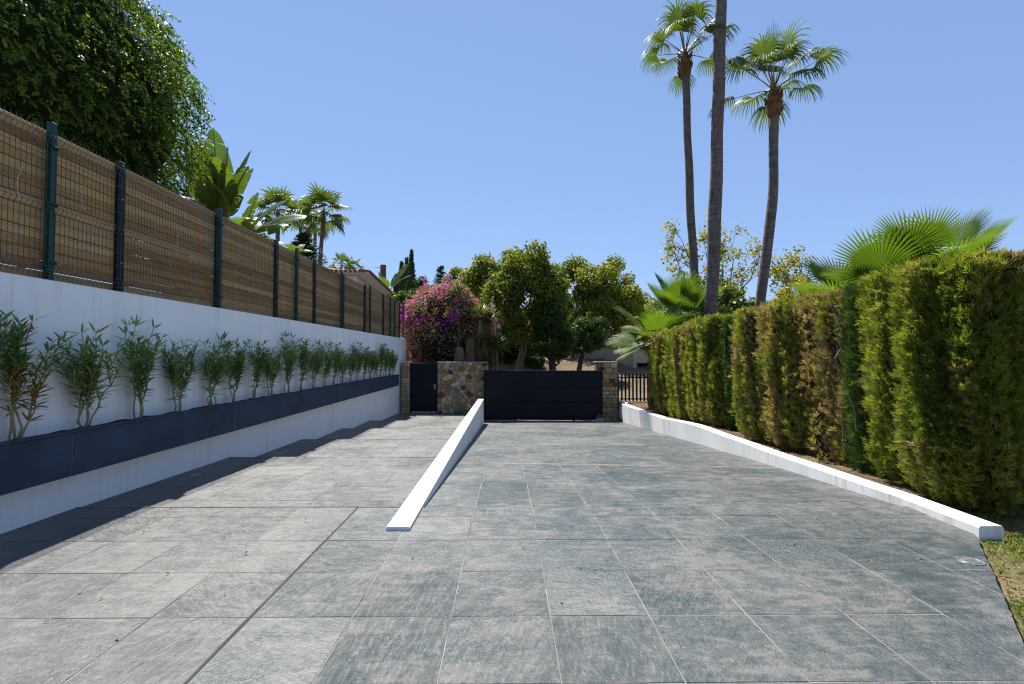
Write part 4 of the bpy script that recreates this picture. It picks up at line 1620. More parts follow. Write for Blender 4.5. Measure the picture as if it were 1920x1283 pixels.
# ------------------------------------------------------------------ oleanders
def oleander_parts(seed, h=1.0, nst=4, yellow=0.0, blooms=1, spread=0.28):
    rng = np.random.default_rng(seed)
    stems, tips = [], []
    for s in range(nst):
        a = rng.uniform(0, 2 * np.pi)
        top = np.array([0.07 * math.cos(a) + 0.02, spread * (s / max(1, nst - 1) - 0.5) * 2 * rng.uniform(0.7, 1.0), h * rng.uniform(0.78, 1.0)])
        p, r = tapered((rng.uniform(-0.03, 0.03), rng.uniform(-0.05, 0.05), -0.03), top, 0.010, 0.004, rng, 7, 0.06)
        stems.append((p, r))
        tips.append(p)
        for b in range(3):
            k = rng.integers(2, 5)
            st = np.array(p[k])
            en = st + np.array([rng.uniform(-0.05, 0.13), rng.uniform(-0.18, 0.18), rng.uniform(0.22, 0.42) * h])
            en[2] = min(en[2], h * 1.0)
            q, rq = tapered(st, en, 0.007, 0.003, rng, 5, 0.06)
            stems.append((q, rq))
            tips.append(q)
    P, T, ti, L = [], [], [], []
    for p in tips:
        p = np.array(p)
        n = len(p)
        for w in range(9):
            t = 0.26 + 0.74 * w / 8
            x = t * (n - 1)
            i = min(int(x), n - 2)
            c = p[i] + (p[i + 1] - p[i]) * (x - i)
            ax = unit(p[i + 1] - p[i])
            a0 = rng.uniform(0, 6.28)
            for k in range(4):
                a = a0 + k * 1.571 + rng.uniform(-0.3, 0.3)
                o = np.array([math.cos(a), math.sin(a), 0])
                T.append(unit(o * rng.uniform(0.6, 1.0) + ax * rng.uniform(0.25, 1.1) * (0.5 + t)))
                P.append(c)
                L.append(rng.uniform(0.095, 0.175))
                low = c[2] < 0.55 * h
                ti.append(rng.uniform(0.88, 1.0) if (rng.random() < (yellow if low else yellow * 0.06) + 0.012) else np.clip(rng.normal(0.38, 0.2), 0, 0.84))
    P, T, L, ti = np.array(P), unit(np.array(T)), np.array(L), np.array(ti)
    P[:, 0] = np.maximum(P[:, 0], -0.09)
    T[:, 0] = np.where(P[:, 0] + T[:, 0] * L < -0.11, np.abs(T[:, 0]) * 0.4, T[:, 0])
    N = unit(np.cross(np.cross(T, np.array([0, 0, 1.0])), T) + rng.normal(size=P.shape) * 0.3)
    lv = merge([blades(P, T, N, L, L * 0.135, ti, rng.uniform(0.05, 0.45, len(P)))])
    leaf_me = new_mesh('leaves', lv[0], lv[1], M['oleander'], None, lv[2])
    stem_mes = []
    for p, r in stems:
        g = Geo()
        g.tube(p, r, 5)
        stem_mes.append(g.mesh('stem', M['oleander_stem'], True))
    bl = []
    for b in range(blooms):
        p = np.array(tips[int(rng.integers(0, len(tips)))][-1]) + np.array([0.02, rng.uniform(-0.02, 0.02), 0.03])
        Q, TT = [], []
        for f in range(3):
            c = p + rng.normal(size=3) * 0.022
            for k in range(5):
                a = k * 1.2566
                Q.append(c)
                TT.append(np.array([0.5, math.cos(a) * 0.8, math.sin(a) * 0.8]))
        Q, TT = np.array(Q), unit(np.array(TT))
        NN = np.tile(np.array([[1.0, 0, 0.2]]), (len(Q), 1))
        V, Fc, t = kites(Q, TT, NN, 0.022, 0.018, rng.uniform(0, 1, len(Q)))
        bl.append(new_mesh('bloom', V, Fc, M['oleander_bloom'], None, t))
    return leaf_me, stem_mes, bl


OLE = [oleander_parts(31, 1.02, 5, 0.65, 1, 0.30), oleander_parts(32, 0.92, 5, 0.16, 1, 0.31), oleander_parts(33, 1.0, 4, 0.04, 0, 0.28),
       oleander_parts(34, 0.86, 4, 0.04, 0, 0.25), oleander_parts(35, 0.90, 4, 0.06, 2, 0.25), oleander_parts(36, 0.98, 4, 0.0, 1, 0.26)]
ORD = ['first', 'second', 'third', 'fourth', 'fifth', 'sixth', 'seventh', 'eighth', 'ninth', 'tenth', 'eleventh', 'twelfth', 'thirteenth', 'fourteenth', 'fifteenth', 'sixteenth', 'seventeenth', 'eighteenth', 'nineteenth', 'twentieth', 'twenty-first', 'twenty-second', 'twenty-third']
OY = [4.33, 5.05, 5.79, 6.5, 7.18, 7.74, 8.38, 9.0, 9.65, 10.3, 10.95, 11.6, 12.2, 12.85, 13.5, 14.1, 14.75, 15.4, 16.05, 16.7, 17.35, 17.95, 18.55]
OSEL = [0, 1, 2, 3, 4, 4, 5, 3, 2, 5, 4, 2, 5, 3, 4, 2, 5, 4, 3, 5, 2, 4, 3]
orng = random.Random(5)
for i, y in enumerate(OY):
    lf, stm, bl = OLE[OSEL[i]]
    if i == 0:
        lab = 'oleander with yellowed lower leaves and a red bloom, nearest in the planter'
    elif i == 1:
        lab = 'wide spreading oleander with a few yellow leaves, second from the near end of the planter'
    elif i == len(OY) - 1:
        lab = 'green oleander at the far end of the planter, closest to the stone wall'
    else:
        lab = ('green oleander with pink bloom' if bl else 'leafy green oleander') + ', %s from the near end of the planter' % ORD[i]
    e = empty('oleander', (-4.285, y, 0.80), lab, 'shrub', 'oleanders in the wall planter', 0.0)
    s = orng.uniform(0.98, 1.13)
    e.scale = (1.0, s * (1 if i % 2 else -1) if i > 1 else s, s)
    link('leaves', lf, e)
    for m in stm:
        link('stem', m, e)
    for m in bl:
        link('bloom', m, e)

# ------------------------------------------------------------------ fan palms
def fan_frond(org, az, el, Lp, Rr, rng, nseg=40, spread=2.2, droop=0.5, split=0.55, cup=0.25, sag=0.25, tint0=0.4, tiprand=0.12):
    """returns ((V,F,t) blade, (V,F,t) petiole): a costapalmate leaf, its segments folded, tips hanging"""
    g = np.array([0, 0, -1.0])
    d = np.array([math.cos(el) * math.cos(az), math.cos(el) * math.sin(az), math.sin(el)])
    p = np.array(org, float)
    pp = [p.copy()]
    ns = 7
    dd = d.copy()
    for i in range(ns):
        dd = unit(dd + g * sag / ns)
        p = p + dd * Lp / ns
        pp.append(p.copy())
    hub, D = pp[-1], dd
    S = unit(np.cross(D, np.array([0, 0, 1.0])) + 1e-6)
    N = np.cross(S, D)
    roll = rng.uniform(-0.45, 0.45)
    S, N = S * math.cos(roll) + N * math.sin(roll), N * math.cos(roll) - S * math.sin(roll)
    Vs, Fs, Ts = [], [], []
    b = 0
    st = [0.04, 0.25, split, split + (1 - split) * 0.35, split + (1 - split) * 0.7, 1.0]
    dA = spread * 2 / nseg
    for k in range(nseg):
        a = -spread + dA * (k + 0.5)
        ln = Rr * (1.0 - 0.28 * (abs(a) / spread) ** 2) * rng.uniform(1 - tiprand, 1 + tiprand * 0.6)
        side = S * math.sin(a) + D * math.cos(a)
        out = unit(side + N * cup * (abs(math.sin(a)) * 0.9 + 0.15))
        tang = S * math.cos(a) - D * math.sin(a)
        q = hub.copy()
        o = out.copy()
        rows = []
        prev = 0.0
        for j, t in enumerate(st):
            step = (t - prev) * ln
            if t > split:
                o = unit(o + g * droop * (0.7 + 0.6 * rng.random()) * (t - prev) / (1 - split) * 1.6)
            q = q + o * step
            prev = t
            if t <= split + 1e-6:
                w = math.tan(dA / 2) * t * ln * 1.04
            else:
                w = math.tan(dA / 2) * split * ln * 1.0 * max(0.0, (1 - t) / (1 - split)) ** 0.6
            nn = unit(np.cross(tang, o))
            fold = w * 0.55
            if j == len(st) - 1:
                rows.append([q])
            else:
                rows.append([q - tang * w - nn * fold * 0.5, q + nn * fold, q + tang * w - nn * fold * 0.5])
        idx = []
        for r_ in rows:
            idx.append([b + i for i in range(len(r_))])
            Vs += r_
            b += len(r_)
        tt = np.clip(tint0 + rng.normal(0, 0.10), 0, 0.97)
        for j, r_ in enumerate(rows):
            Ts += [min(1.0, tt + (0.35 * max(0, (j - 3)) / 2 if rng.random() < 0.4 else 0))] * len(r_)
        for j in range(len(rows) - 2):
            A, B = idx[j], idx[j + 1]
            Fs += [(A[0], A[1], B[1]), (A[0], B[1], B[0]), (A[1], A[2], B[2]), (A[1], B[2], B[1])]
        A, B = idx[-2], idx[-1]
        Fs += [(A[0], A[1], B[0]), (A[1], A[2], B[0])]
    # petiole: flattened tapered strip with thickness
    pv, pf = [], []
    w0, w1 = 0.022 + 0.012 * Rr, 0.010 + 0.004 * Rr
    for i, c in enumerate(pp):
        w = w0 + (w1 - w0) * i / ns
        dcur = unit(pp[min(i + 1, ns)] - pp[max(i - 1, 0)])
        s2 = unit(np.cross(dcur, np.array([0, 0, 1.0])) + 1e-6)
        n2 = np.cross(s2, dcur)
        pv += [c - s2 * w, c - n2 * w * 0.6, c + s2 * w, c + n2 * w * 0.35]
    for i in range(ns):
        for k in range(4):
            k2 = (k + 1) % 4
            a_, b_, c_, d_ = i * 4 + k, i * 4 + k2, (i + 1) * 4 + k2, (i + 1) * 4 + k
            pf += [(a_, b_, c_), (a_, c_, d_)]
    return (np.array(Vs), np.array(Fs), np.array(Ts)), (np.array(pv), np.array(pf), np.full(len(pv), rng.uniform(0, 1)))


def frond_mesh(mat, *a, **k):
    bl, pt = fan_frond(*a, **k)
    V, Fc, t = merge([bl, pt])
    fm = np.concatenate([np.zeros(len(bl[1]), int), np.ones(len(pt[1]), int)])
    return new_mesh('frond', V, Fc, [M[mat], M['petiole']], fm, t)


def palm_trunk_geo(pts, rads, seg=14, ring=0.055, seed=0):
    """ringed trunk along a bent axis"""
    rng = np.random.default_rng(seed)
    pts = np.array(pts, float)
    L = np.linalg.norm(np.diff(pts, axis=0), axis=1)
    cum = np.concatenate([[0], np.cumsum(L)])
    n = int(cum[-1] / ring)
    g = Geo()
    pp, rr = [], []
    for i in range(n + 1):
        s = cum[-1] * i / n
        # smooth interpolation of the axis
        x = [np.interp(s, cum, pts[:, k]) for k in range(3)]
        r = np.interp(s, cum, rads)
        r *= 1 + (0.045 if i % 2 else -0.01) + rng.uniform(-0.02, 0.02) + 0.03 * math.sin(s * 1.3 + seed)
        x[0] += 0.012 * math.sin(s * 2.1 + seed)
        pp.append(x)
        rr.append(r)
    g.tube(pp, rr, seg)
    return g


def smooth_axis(p, n=24):
    """Catmull-Rom through the control points"""
    p = [np.array(q, float) for q in p]
    p = [p[0] * 2 - p[1]] + p + [p[-1] * 2 - p[-2]]
    out = []
    m = len(p) - 3
    for i in range(m):
        for k in range(n):
            t = k / n
            a, b, c, d = p[i], p[i + 1], p[i + 2], p[i + 3]
            out.append(0.5 * ((2 * b) + (-a + c) * t + (2 * a - 5 * b + 4 * c - d) * t * t + (-a + 3 * b - 3 * c + d) * t ** 3))
    out.append(p[-2])
    return out


def tall_palm(label, axis_px, Y, rb, rt, Rr, nfr, seed, boot=1.0, Lp=0.85, group='tall fan palms behind the hedge'):
    """axis_px: (u, v) points of the trunk axis on the photograph, at distance Y"""
    pts = [np.array([UX(u, Y), Y, VZ(v, Y)]) for u, v in axis_px]
    base = pts[0].copy()
    e = empty('fan_palm', base, label, 'palm tree', group)
    loc = [p - base for p in pts]
    ax = smooth_axis(loc)
    rads_at = np.linspace(rb, rt, len(ax))
    palm_trunk_geo(ax, rads_at, 14, 0.06, seed).obj('trunk', M['palm_trunk'], e, True)
    top = np.array(ax[-1])
    rng = np.random.default_rng(seed)
    # boots: old leaf bases around the neck
    g = Geo()
    prof = []
    nb = 10
    for i in range(nb + 1):
        t = i / nb
        prof.append((rt * (1.25 + 0.75 * math.sin(math.pi * min(1, t * 1.25 + 0.05)) * 0.6) * (1.0 if t < 0.8 else 1.0 - (t - 0.8) * 1.6), -boot + boot * 1.12 * t))
    g.lathe(prof, top, 16)
    for k in range(46):
        a = rng.uniform(0, 6.283)
        zz = rng.uniform(-boot * 0.95, 0.0)
        r = rt * 1.5
        p0 = top + np.array([math.cos(a) * r, math.sin(a) * r, zz])
        p1 = p0 + np.array([math.cos(a) * 0.07, math.sin(a) * 0.07, rng.uniform(0.10, 0.2)])
        g.tube([p0, p1], [0.045, 0.02], 4)
    g.obj('leaf_bases', M['palm_boot'], e, False)
    ga = rng.uniform(0, 6.28)
    for k in range(nfr):
        t = (k + 0.5) / nfr
        el = R(84 - 82 * t ** 0.95) + rng.uniform(-0.10, 0.10)
        az = ga + k * 2.39996
        spear = k == 0
        me = frond_mesh('palm_leaf', top + np.array([0, 0, 0.05]), az, R(86) if spear else el, Lp * rng.uniform(0.8, 1.2), Rr * (1.15 if spear else rng.uniform(0.85, 1.08)), rng,
                        nseg=9 if spear else 32, spread=0.28 if spear else 1.9, droop=0.02 if spear else 0.95 + 0.7 * t, split=0.40, cup=0.22, sag=0.0 if spear else 0.12 + 0.2 * t, tint0=0.62 if spear else 0.42 - 0.12 * t + rng.uniform(-0.06, 0.08))
        link('frond', me, e)
    return e


tall_palm('tall slender fan palm, leftmost of the tall trio, with a small crown', [(1311, 640), (1308, 560), (1300, 420), (1295, 260), (1291, 94)], 18.5, 0.165, 0.135, 1.05, 16, 101, 0.85, 1.15)
tall_palm('tallest and thickest fan palm whose crown rises out of the frame', [(1333, 650), (1337, 560), (1346, 380), (1354, 180), (1361, 0), (1365, -110), (1368, -190)], 17.0, 0.235, 0.165, 1.25, 20, 102, 0.9, 0.95)
tall_palm('leaning fan palm, rightmost of the tall trio, with a wide crown', [(1425, 640), (1432, 545), (1450, 420), (1458, 320), (1461, 162)], 17.6, 0.18, 0.155, 1.2, 18, 103, 0.9, 1.32)

# far palms beyond the fence on the left
def far_palm(label, u, vtop, vbase, Y, Rr, seed, group, nfr=16, rt=0.16):
    x, z, zb = UX(u, Y), VZ(vtop, Y), VZ(vbase, Y)
    ub = {507: 512, 560: 566, 606: 590}.get(u, u)
    e = empty('fan_palm', (UX(ub, Y), Y, zb), label, 'palm tree', group)
    top = np.array([x - UX(ub, Y), 0, z - zb])
    g = palm_trunk_geo([(0, 0, 0), top * 0.5, top], [rt * 1.4, rt, rt], 8, 0.35, seed)
    g.obj('trunk', M['palm_trunk'], e, True)
    rng = np.random.default_rng(seed)
    for k in range(nfr):
        t = (k + 0.5) / nfr
        el = R(78 - 112 * t)
        me = frond_mesh('palm_leaf', top, k * 2.39996 + seed, el, Rr * 0.62, Rr * 0.85, rng, nseg=16, spread=1.9, droop=0.5 + 0.5 * t, split=0.5, cup=0.2, sag=0.3, tint0=0.4, tiprand=0.15)
        link('frond', me, e)
    return e


far_palm('distant fan palm beyond the fence, partly behind the banana leaves', 520, 398, 640, 36, 1.5, 201, 'distant fan palms beyond the fence')
far_palm('distant fan palm beyond the fence, middle of three', 563, 410, 640, 44, 1.55, 202, 'distant fan palms beyond the fence')
far_palm('distant fan palm with the widest crown, right one of three beyond the fence', 606, 398, 640, 38, 1.65, 203, 'distant fan palms beyond the fence')
far_palm('small distant fan palm behind, its crown touching the middle far palm', 590, 425, 640, 50, 1.3, 206, 'distant fan palms beyond the fence')
far_palm('tiny far fan palm over the house roof, left one', 640, 498, 640, 70, 1.5, 204, 'tiny fan palms over the house roof', 12)
far_palm('tiny far fan palm over the house roof, right one', 664, 502, 640, 72, 1.3, 205, 'tiny fan palms over the house roof', 12)


# low young fan palms
def young_palm(label, cx, cy, zb, ztop, Rr, fronds, seed, trunk_r=0.2, shaggy=True, group='young fan palms with large leaves', mat='palm_leaf_young', nseg=44):
    e = empty('fan_palm', (cx, cy, zb), label, 'palm tree', group)
    H_ = ztop - zb
    rng = np.random.default_rng(seed)
    g = Geo()
    g.lathe([(trunk_r * 1.05, -0.2), (trunk_r * 1.1, H_ * 0.25), (trunk_r * 0.95, H_ * 0.6), (trunk_r * 0.75, H_ * 0.9), (trunk_r * 0.3, H_ * 1.02)], (0, 0, 0), 14)
    if shaggy:
        for k in range(150):
            a = rng.uniform(0, 6.283)
            zz = rng.uniform(0.02, H_ * 0.95)
            r = trunk_r * 0.98
            p0 = np.array([math.cos(a) * r, math.sin(a) * r, zz])
            p1 = p0 + np.array([math.cos(a) * 0.05, math.sin(a) * 0.05, rng.uniform(0.06, 0.14)])
            g.tube([p0, p1], [0.035, 0.012], 4)
    g.obj('trunk', M['palm_boot'], e)
    for az, el, lp, rs, sp in fronds:
        me = frond_mesh(mat, (0, 0, H_ * 0.97), R(az), R(el), lp, Rr * rs, rng, nseg=nseg, spread=sp, droop=0.10 + 0.12 * rng.random(), split=0.55, cup=0.16, sag=0.22, tint0=rng.uniform(0.3, 0.6), tiprand=0.06)
        link('frond', me, e)
    return e


def ring_fronds(rng, n, el0=78, el1=-18, lp=0.8, sp=2.1):
    out = []
    for k in range(n):
        t = (k + 0.5) / n
        out.append((k * 137.5 + rng.uniform(-12, 12), el0 + (el1 - el0) * t + rng.uniform(-8, 8), lp * rng.uniform(0.8, 1.15), rng.uniform(0.85, 1.05), sp * rng.uniform(0.9, 1.05)))
    return out


r3 = np.random.default_rng(9)
young_palm('bright green young fan palm with a shaggy brown trunk by the black slatted fence', UX(1228, 17.2), 17.2, -0.36, 2.05, 1.0, ring_fronds(r3, 17, 70, -28, 0.85), 301, 0.21)
young_palm('taller young fan palm just behind the shaggy one, fans upright', UX(1275, 18.3), 18.3, -0.36, 2.9, 1.12, ring_fronds(r3, 15, 82, -10, 0.95), 302, 0.2)
young_palm('young fan palm standing behind the tall palm trunks near the gate end', UX(1325, 19.4), 19.4, -0.36, 2.75, 1.1, ring_fronds(r3, 14, 80, 0, 0.9), 303, 0.2)
yfr = [(200, 62, 0.95, 1.0, 2.1), (255, 40, 0.9, 0.95, 2.1), (160, 30, 1.0, 0.9, 2.0), (300, 55, 0.9, 0.95, 2.0), (20, 50, 0.9, 0.9, 2.0), (90, 60, 0.9, 0.95, 2.0), (230, 75, 0.9, 0.9, 1.7), (340, 70, 0.95, 0.95, 1.5), (180, 8, 1.0, 0.9, 2.0), (280, 15, 0.8, 0.9, 2.0), (120, 10, 0.9, 0.9, 2.0), (60, 20, 0.9, 0.9, 2.0)]
young_palm('large leaved fan palm rising over the near hedge, right of two', UX(1752, 7.9), 7.9, -0.3, 2.5, 0.74, yfr, 304, 0.2)
young_palm('large leaved fan palm rising over the hedge, left of two', UX(1655, 8.3), 8.3, -0.3, 2.2, 0.88, [(a + 35, b * 0.85 + 4, c, d, e_) for a, b, c, d, e_ in yfr], 305, 0.2)

# ------------------------------------------------------------------ ficus over the fence (top left)
def ficus_tree():
    rng = np.random.default_rng(77)
    base = np.array([-9.2, 8.2, 1.9])
    cen = np.array([-9.35, 8.4, 6.55])
    rad = np.array([3.2, 3.3, 3.15])
    e = empty('ficus_tree', base, 'big dark glossy ficus tree overhanging the fence at the top left', 'tree')
    c0 = cen - base
    g = Geo()
    p, r = tapered((0, 0, -0.3), c0 + np.array([0, 0, -2.2]), 0.3, 0.2, rng, 6, 0.05)
    g.tube(p, r, 10)
    g.obj('trunk', M['bark'], e, True)
    nsp = 9000
    # lumpy crown surface; many hanging sprigs
    u = rand_dirs(nsp * 2, rng)
    vis = (u[:, 0] > -0.35) | (rng.random(len(u)) < 0.25)
    u = u[vis & (u[:, 2] > -0.93)][:nsp]
    n = len(u)
    lump = 1 + 0.12 * vnoise(u * 2.6, 1.0, 1.0) + 0.085 * vnoise(u * 7.5, 1.0, 5.0)
    dep = rng.exponential(0.06, n)
    start = c0 + u * rad * (lump - dep)[:, None]
    K = 8
    g_ = np.array([0, 0, -1.0])
    d = unit(u * np.array([1, 1, 0.7]) + rng.normal(size=(n, 3)) * 0.6 + np.array([0, 0, 0.2]))
    pos = start.copy()
    Ps, Ts, Ns, Ti = [], [], [], []
    side = unit(np.cross(d, rand_dirs(n, rng)))
    bt = np.clip(rng.normal(0.40, 0.16, n), 0, 1)
    ln = rng.uniform(0.022, 0.050, n)
    for k in range(K):
        d = unit(d + g_ * 0.22)
        pos = pos + d * ln[:, None]
        sgn = 1 if k % 2 else -1
        t = unit(d * 0.6 + side * sgn * 0.75 + g_ * 0.45 + rng.normal(size=(n, 3)) * 0.22)
        Ps.append(pos.copy())
        Ts.append(t)
        Ns.append(unit(np.cross(t, side) * sgn + u * 0.7 + rng.normal(size=(n, 3)) * 0.35))
        Ti.append(np.clip(bt + rng.normal(0, 0.12, n) + (0.22 if k > K - 3 else 0), 0, 1))
    P, T, N, ti = map(np.concatenate, (Ps, Ts, Ns, Ti))
    L = 0.085 * rng.uniform(0.7, 1.2, len(P))
    leaf_obj('crown', [kites(P, T, N, L, L * 0.52, ti, 0.22)], M['ficus'], e)
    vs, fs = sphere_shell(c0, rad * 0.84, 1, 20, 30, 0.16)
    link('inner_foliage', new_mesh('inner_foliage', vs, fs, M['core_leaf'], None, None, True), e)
    gl = Geo()
    for k in range(16):
        v = rand_dirs(1, rng)[0]
        v[0] = abs(v[0])
        p1, r1 = tapered(c0 + np.array([0, 0, -2.2]), c0 + v * rad * 0.93, 0.10, 0.012, rng, 7, 0.07)
        gl.tube(p1, r1, 6)
    gl.obj('limbs', M['bark'], e, True)


ficus_tree()

# ------------------------------------------------------------------ giant bird-of-paradise / banana leaves
def banana_leaf(org, az, el, Lp, Lb, W, rng, sag=0.6, torn=0.35, twist=0.0, tint0=0.4):
    """big paddle leaf: midrib with strips either side, torn here and there; returns (V,F,t)"""
    g = np.array([0, 0, -1.0])
    d = np.array([math.cos(el) * math.cos(az), math.cos(el) * math.sin(az), math.sin(el)])
    p = np.array(org, float)
    NSP, NB_ = 5, 16
    pts = [p.copy()]
    for i in range(NSP):
        p = p + d * Lp / NSP
        pts.append(p.copy())
    mid = [p.copy()]
    dirs = [d.copy()]
    for i in range(NB_):
        d = unit(d + g * sag / NB_ * (0.4 + 1.2 * i / NB_))
        p = p + d * Lb / NB_
        mid.append(p.copy())
        dirs.append(d.copy())
    Vs, Fs, Ts = [], [], []
    S0 = unit(np.cross(dirs[0], np.array([0, 0, 1.0])) + 1e-5)
    N0 = np.cross(S0, dirs[0])
    S0 = S0 * math.cos(twist) + N0 * math.sin(twist)

    def width(t):
        return W * 0.5 * (math.sin(math.pi * min(1, t) ** 0.72) ** 0.62 if 0 < t < 1 else (0.12 if t <= 0 else 0.0))
    tt = np.clip(tint0 + rng.normal(0, 0.05), 0, 0.85)
    for sgn in (-1, 1):
        drop_g = rng.uniform(0.0, 0.25)
        i = 0
        while i < NB_:
            run = int(rng.integers(2, 7))
            j = min(NB_, i + run)
            dz = drop_g + (rng.uniform(0.0, 0.5) if rng.random() < torn else 0.0)
            b = len(Vs)
            for k in range(i, j + 1):
                t = k / NB_
                D = dirs[k]
                S = unit(S0 - D * S0.dot(D))
                N = np.cross(S, D)
                w = width(t)
                gapk = 0.0
                if k == j and j < NB_ and torn > 0:
                    gapk = -0.010 - 0.02 * rng.random() * torn
                lift = 0.22
                e1 = mid[k] + D * 0.0
                e2 = mid[k] + S * sgn * w * 0.55 + N * w * lift * 0.55 + g * w * dz * 0.3 + D * (gapk + 0.05 * w)
                e3 = mid[k] + S * sgn * w + N * w * lift * 0.6 + g * w * dz + D * (gapk * 2 + 0.16 * w)
                Vs += [e1, e2, e3]
                Ts += [tt, tt, min(1, tt + (0.25 if rng.random() < 0.15 else 0.05))]
            for k in range(j - i):
                a = b + k * 3
                for q in (0, 1):
                    A, B, C_, D_ = a + q, a + q + 1, a + q + 4, a + q + 3
                    if sgn < 0:
                        Fs += [(A, B, C_), (A, C_, D_)]
                    else:
                        Fs += [(A, C_, B), (A, D_, C_)]
            i = j
    # petiole and midrib as a thin rib
    rib = pts + mid[1:]
    b = len(Vs)
    nr = len(rib)
    for i, c in enumerate(rib):
        w = (0.035 * (1 - i / nr) + 0.006) * (0.6 + 0.4 * Lb)
        D = unit(rib[min(i + 1, nr - 1)] - rib[max(0, i - 1)])
        S = unit(S0 - D * S0.dot(D))
        N = np.cross(S, D)
        Vs += [c - S * w * 0.5 - N * w * 0.1, c - N * w * 0.9, c + S * w * 0.5 - N * w * 0.1, c + N * w * 0.18]
        Ts += [0.93] * 4
    for i in range(nr - 1):
        for k in range(4):
            k2 = (k + 1) % 4
            A, B, C_, D_ = b + i * 4 + k, b + i * 4 + k2, b + (i + 1) * 4 + k2, b + (i + 1) * 4 + k
            Fs += [(A, B, C_), (A, C_, D_)]
    return np.array(Vs), np.array(Fs), np.array(Ts)


def banana_plant(label, base, crown_z, leaves, seed, group='banana-like plants beyond the fence', stem_r=0.11, name='banana_plant'):
    e = empty(name, base, label, 'banana plant', group)
    rng = np.random.default_rng(seed)
    h = crown_z - base[2]
    g = Geo()
    p, r = tapered((0, 0, -0.2), (0, 0, h), stem_r, stem_r * 0.55, rng, 6, 0.02)
    g.tube(p, r, 9)
    g.obj('stem', M['tan_thatch'], e, True)
    for (az, el, lp, lb, w, sag, torn, tw) in leaves:
        V, Fc, t = banana_leaf((0, 0, h - 0.1), R(az), R(el), lp, lb, w * 1.3, rng, sag, torn, R(tw), rng.uniform(0.25, 0.6))
        link('leaf', new_mesh('leaf', V, Fc, M['banana'], None, t, True), e)
    return e


BY = 11.5
bx = UX(415, BY)
banana_plant('tall giant bird-of-paradise plant with upright paddle leaves beyond the fence', (bx, BY, 2.0), VZ(425, BY), [
    (250, 84, 0.60, 1.75, 0.66, 0.12, 0.05, 88), (215, 76, 0.45, 1.55, 0.70, 0.3, 0.2, 80), (310, 74, 0.45, 1.45, 0.66, 0.4, 0.2, -70), (285, 66, 0.35, 1.35, 0.70, 0.45, 0.15, 15), (345, 70, 0.5, 1.5, 0.6, 0.5, 0.25, -60), (180, 66, 0.4, 1.3, 0.5, 0.5, 0.6, 30),
    (270, 58, 0.25, 1.1, 0.62, 0.8, 0.2, 10), (330, 62, 0.3, 1.4, 0.5, 0.8, 0.5, -20), (200, 48, 0.3, 1.1, 0.5, 0.9, 0.6, 20), (240, 38, 0.3, 0.95, 0.5, 1.0, 0.4, 5), (160, 40, 0.3, 1.1, 0.45, 0.8, 0.6, 10),
    (60, 70, 0.5, 1.4, 0.5, 0.5, 0.3, 0), (110, 60, 0.4, 1.3, 0.5, 0.6, 0.4, 0)], 401)
BY2 = 13.0
banana_plant('lower giant bird-of-paradise plant with arching torn leaves beside the tall one', (UX(455, BY2), BY2, 2.0), VZ(440, BY2), [
    (350, 48, 0.35, 1.35, 0.40, 0.85, 0.3, -50), (10, 34, 0.3, 1.5, 0.42, 0.7, 0.5, -45), (340, 20, 0.3, 1.25, 0.42, 0.7, 0.6, -20), (300, 30, 0.25, 1.0, 0.42, 1.0, 0.5, 0),
    (330, 66, 0.3, 1.0, 0.42, 0.6, 0.3, -30), (190, 55, 0.3, 1.1, 0.4, 0.8, 0.4, 10), (280, 5, 0.2, 0.9, 0.4, 0.7, 0.4, 0), (20, 5, 0.2, 1.0, 0.42, 0.5, 0.4, -10), (90, 50, 0.3, 1.1, 0.4, 0.8, 0.4, 0)], 402)
banana_plant('small banana plant with an orange flower peeking over the fence', (UX(552, 17), 17, 2.0), VZ(470, 17), [
    (350, 20, 0.1, 0.6, 0.3, 0.8, 0.2, 0), (190, 30, 0.1, 0.7, 0.3, 0.8, 0.2, 0), (270, 35, 0.1, 0.5, 0.3, 0.8, 0.3, 0), (80, 50, 0.1, 0.6, 0.3, 0.7, 0.3, 0)], 403, stem_r=0.06)
banana_plant('distant banana plant between the house and the cypresses', (UX(728, 33), 33, 2.0), VZ(545, 33), [
    (20, 62, 0.4, 2.0, 0.5, 0.5, 0.3, -40), (350, 45, 0.3, 1.7, 0.5, 0.7, 0.3, -20), (200, 50, 0.3, 1.6, 0.5, 0.7, 0.4, 20), (260, 45, 0.3, 1.3, 0.5, 0.8, 0.4, 0), (140, 60, 0.3, 1.6, 0.5, 0.6, 0.4, 0)], 404)

# ------------------------------------------------------------------ trees beyond the gate
def gz(x, y):
    return ground_h(x, y)


def ptree(u, ybase_v, Y, cu, cv, ru, rv, label, seed, **kw):
    xb = UX(u, Y)
    k = Y / F
    return broadleaf(kw.pop('name', 'plane_tree'), label, 'tree', (xb, Y, gz(xb, Y)), (UX(cu, Y), Y, VZ(cv, Y)), (ru * k, ru * k * 0.95, rv * k), seed=seed, group=kw.pop('group', 'leafy trees beyond the gate'), **kw)


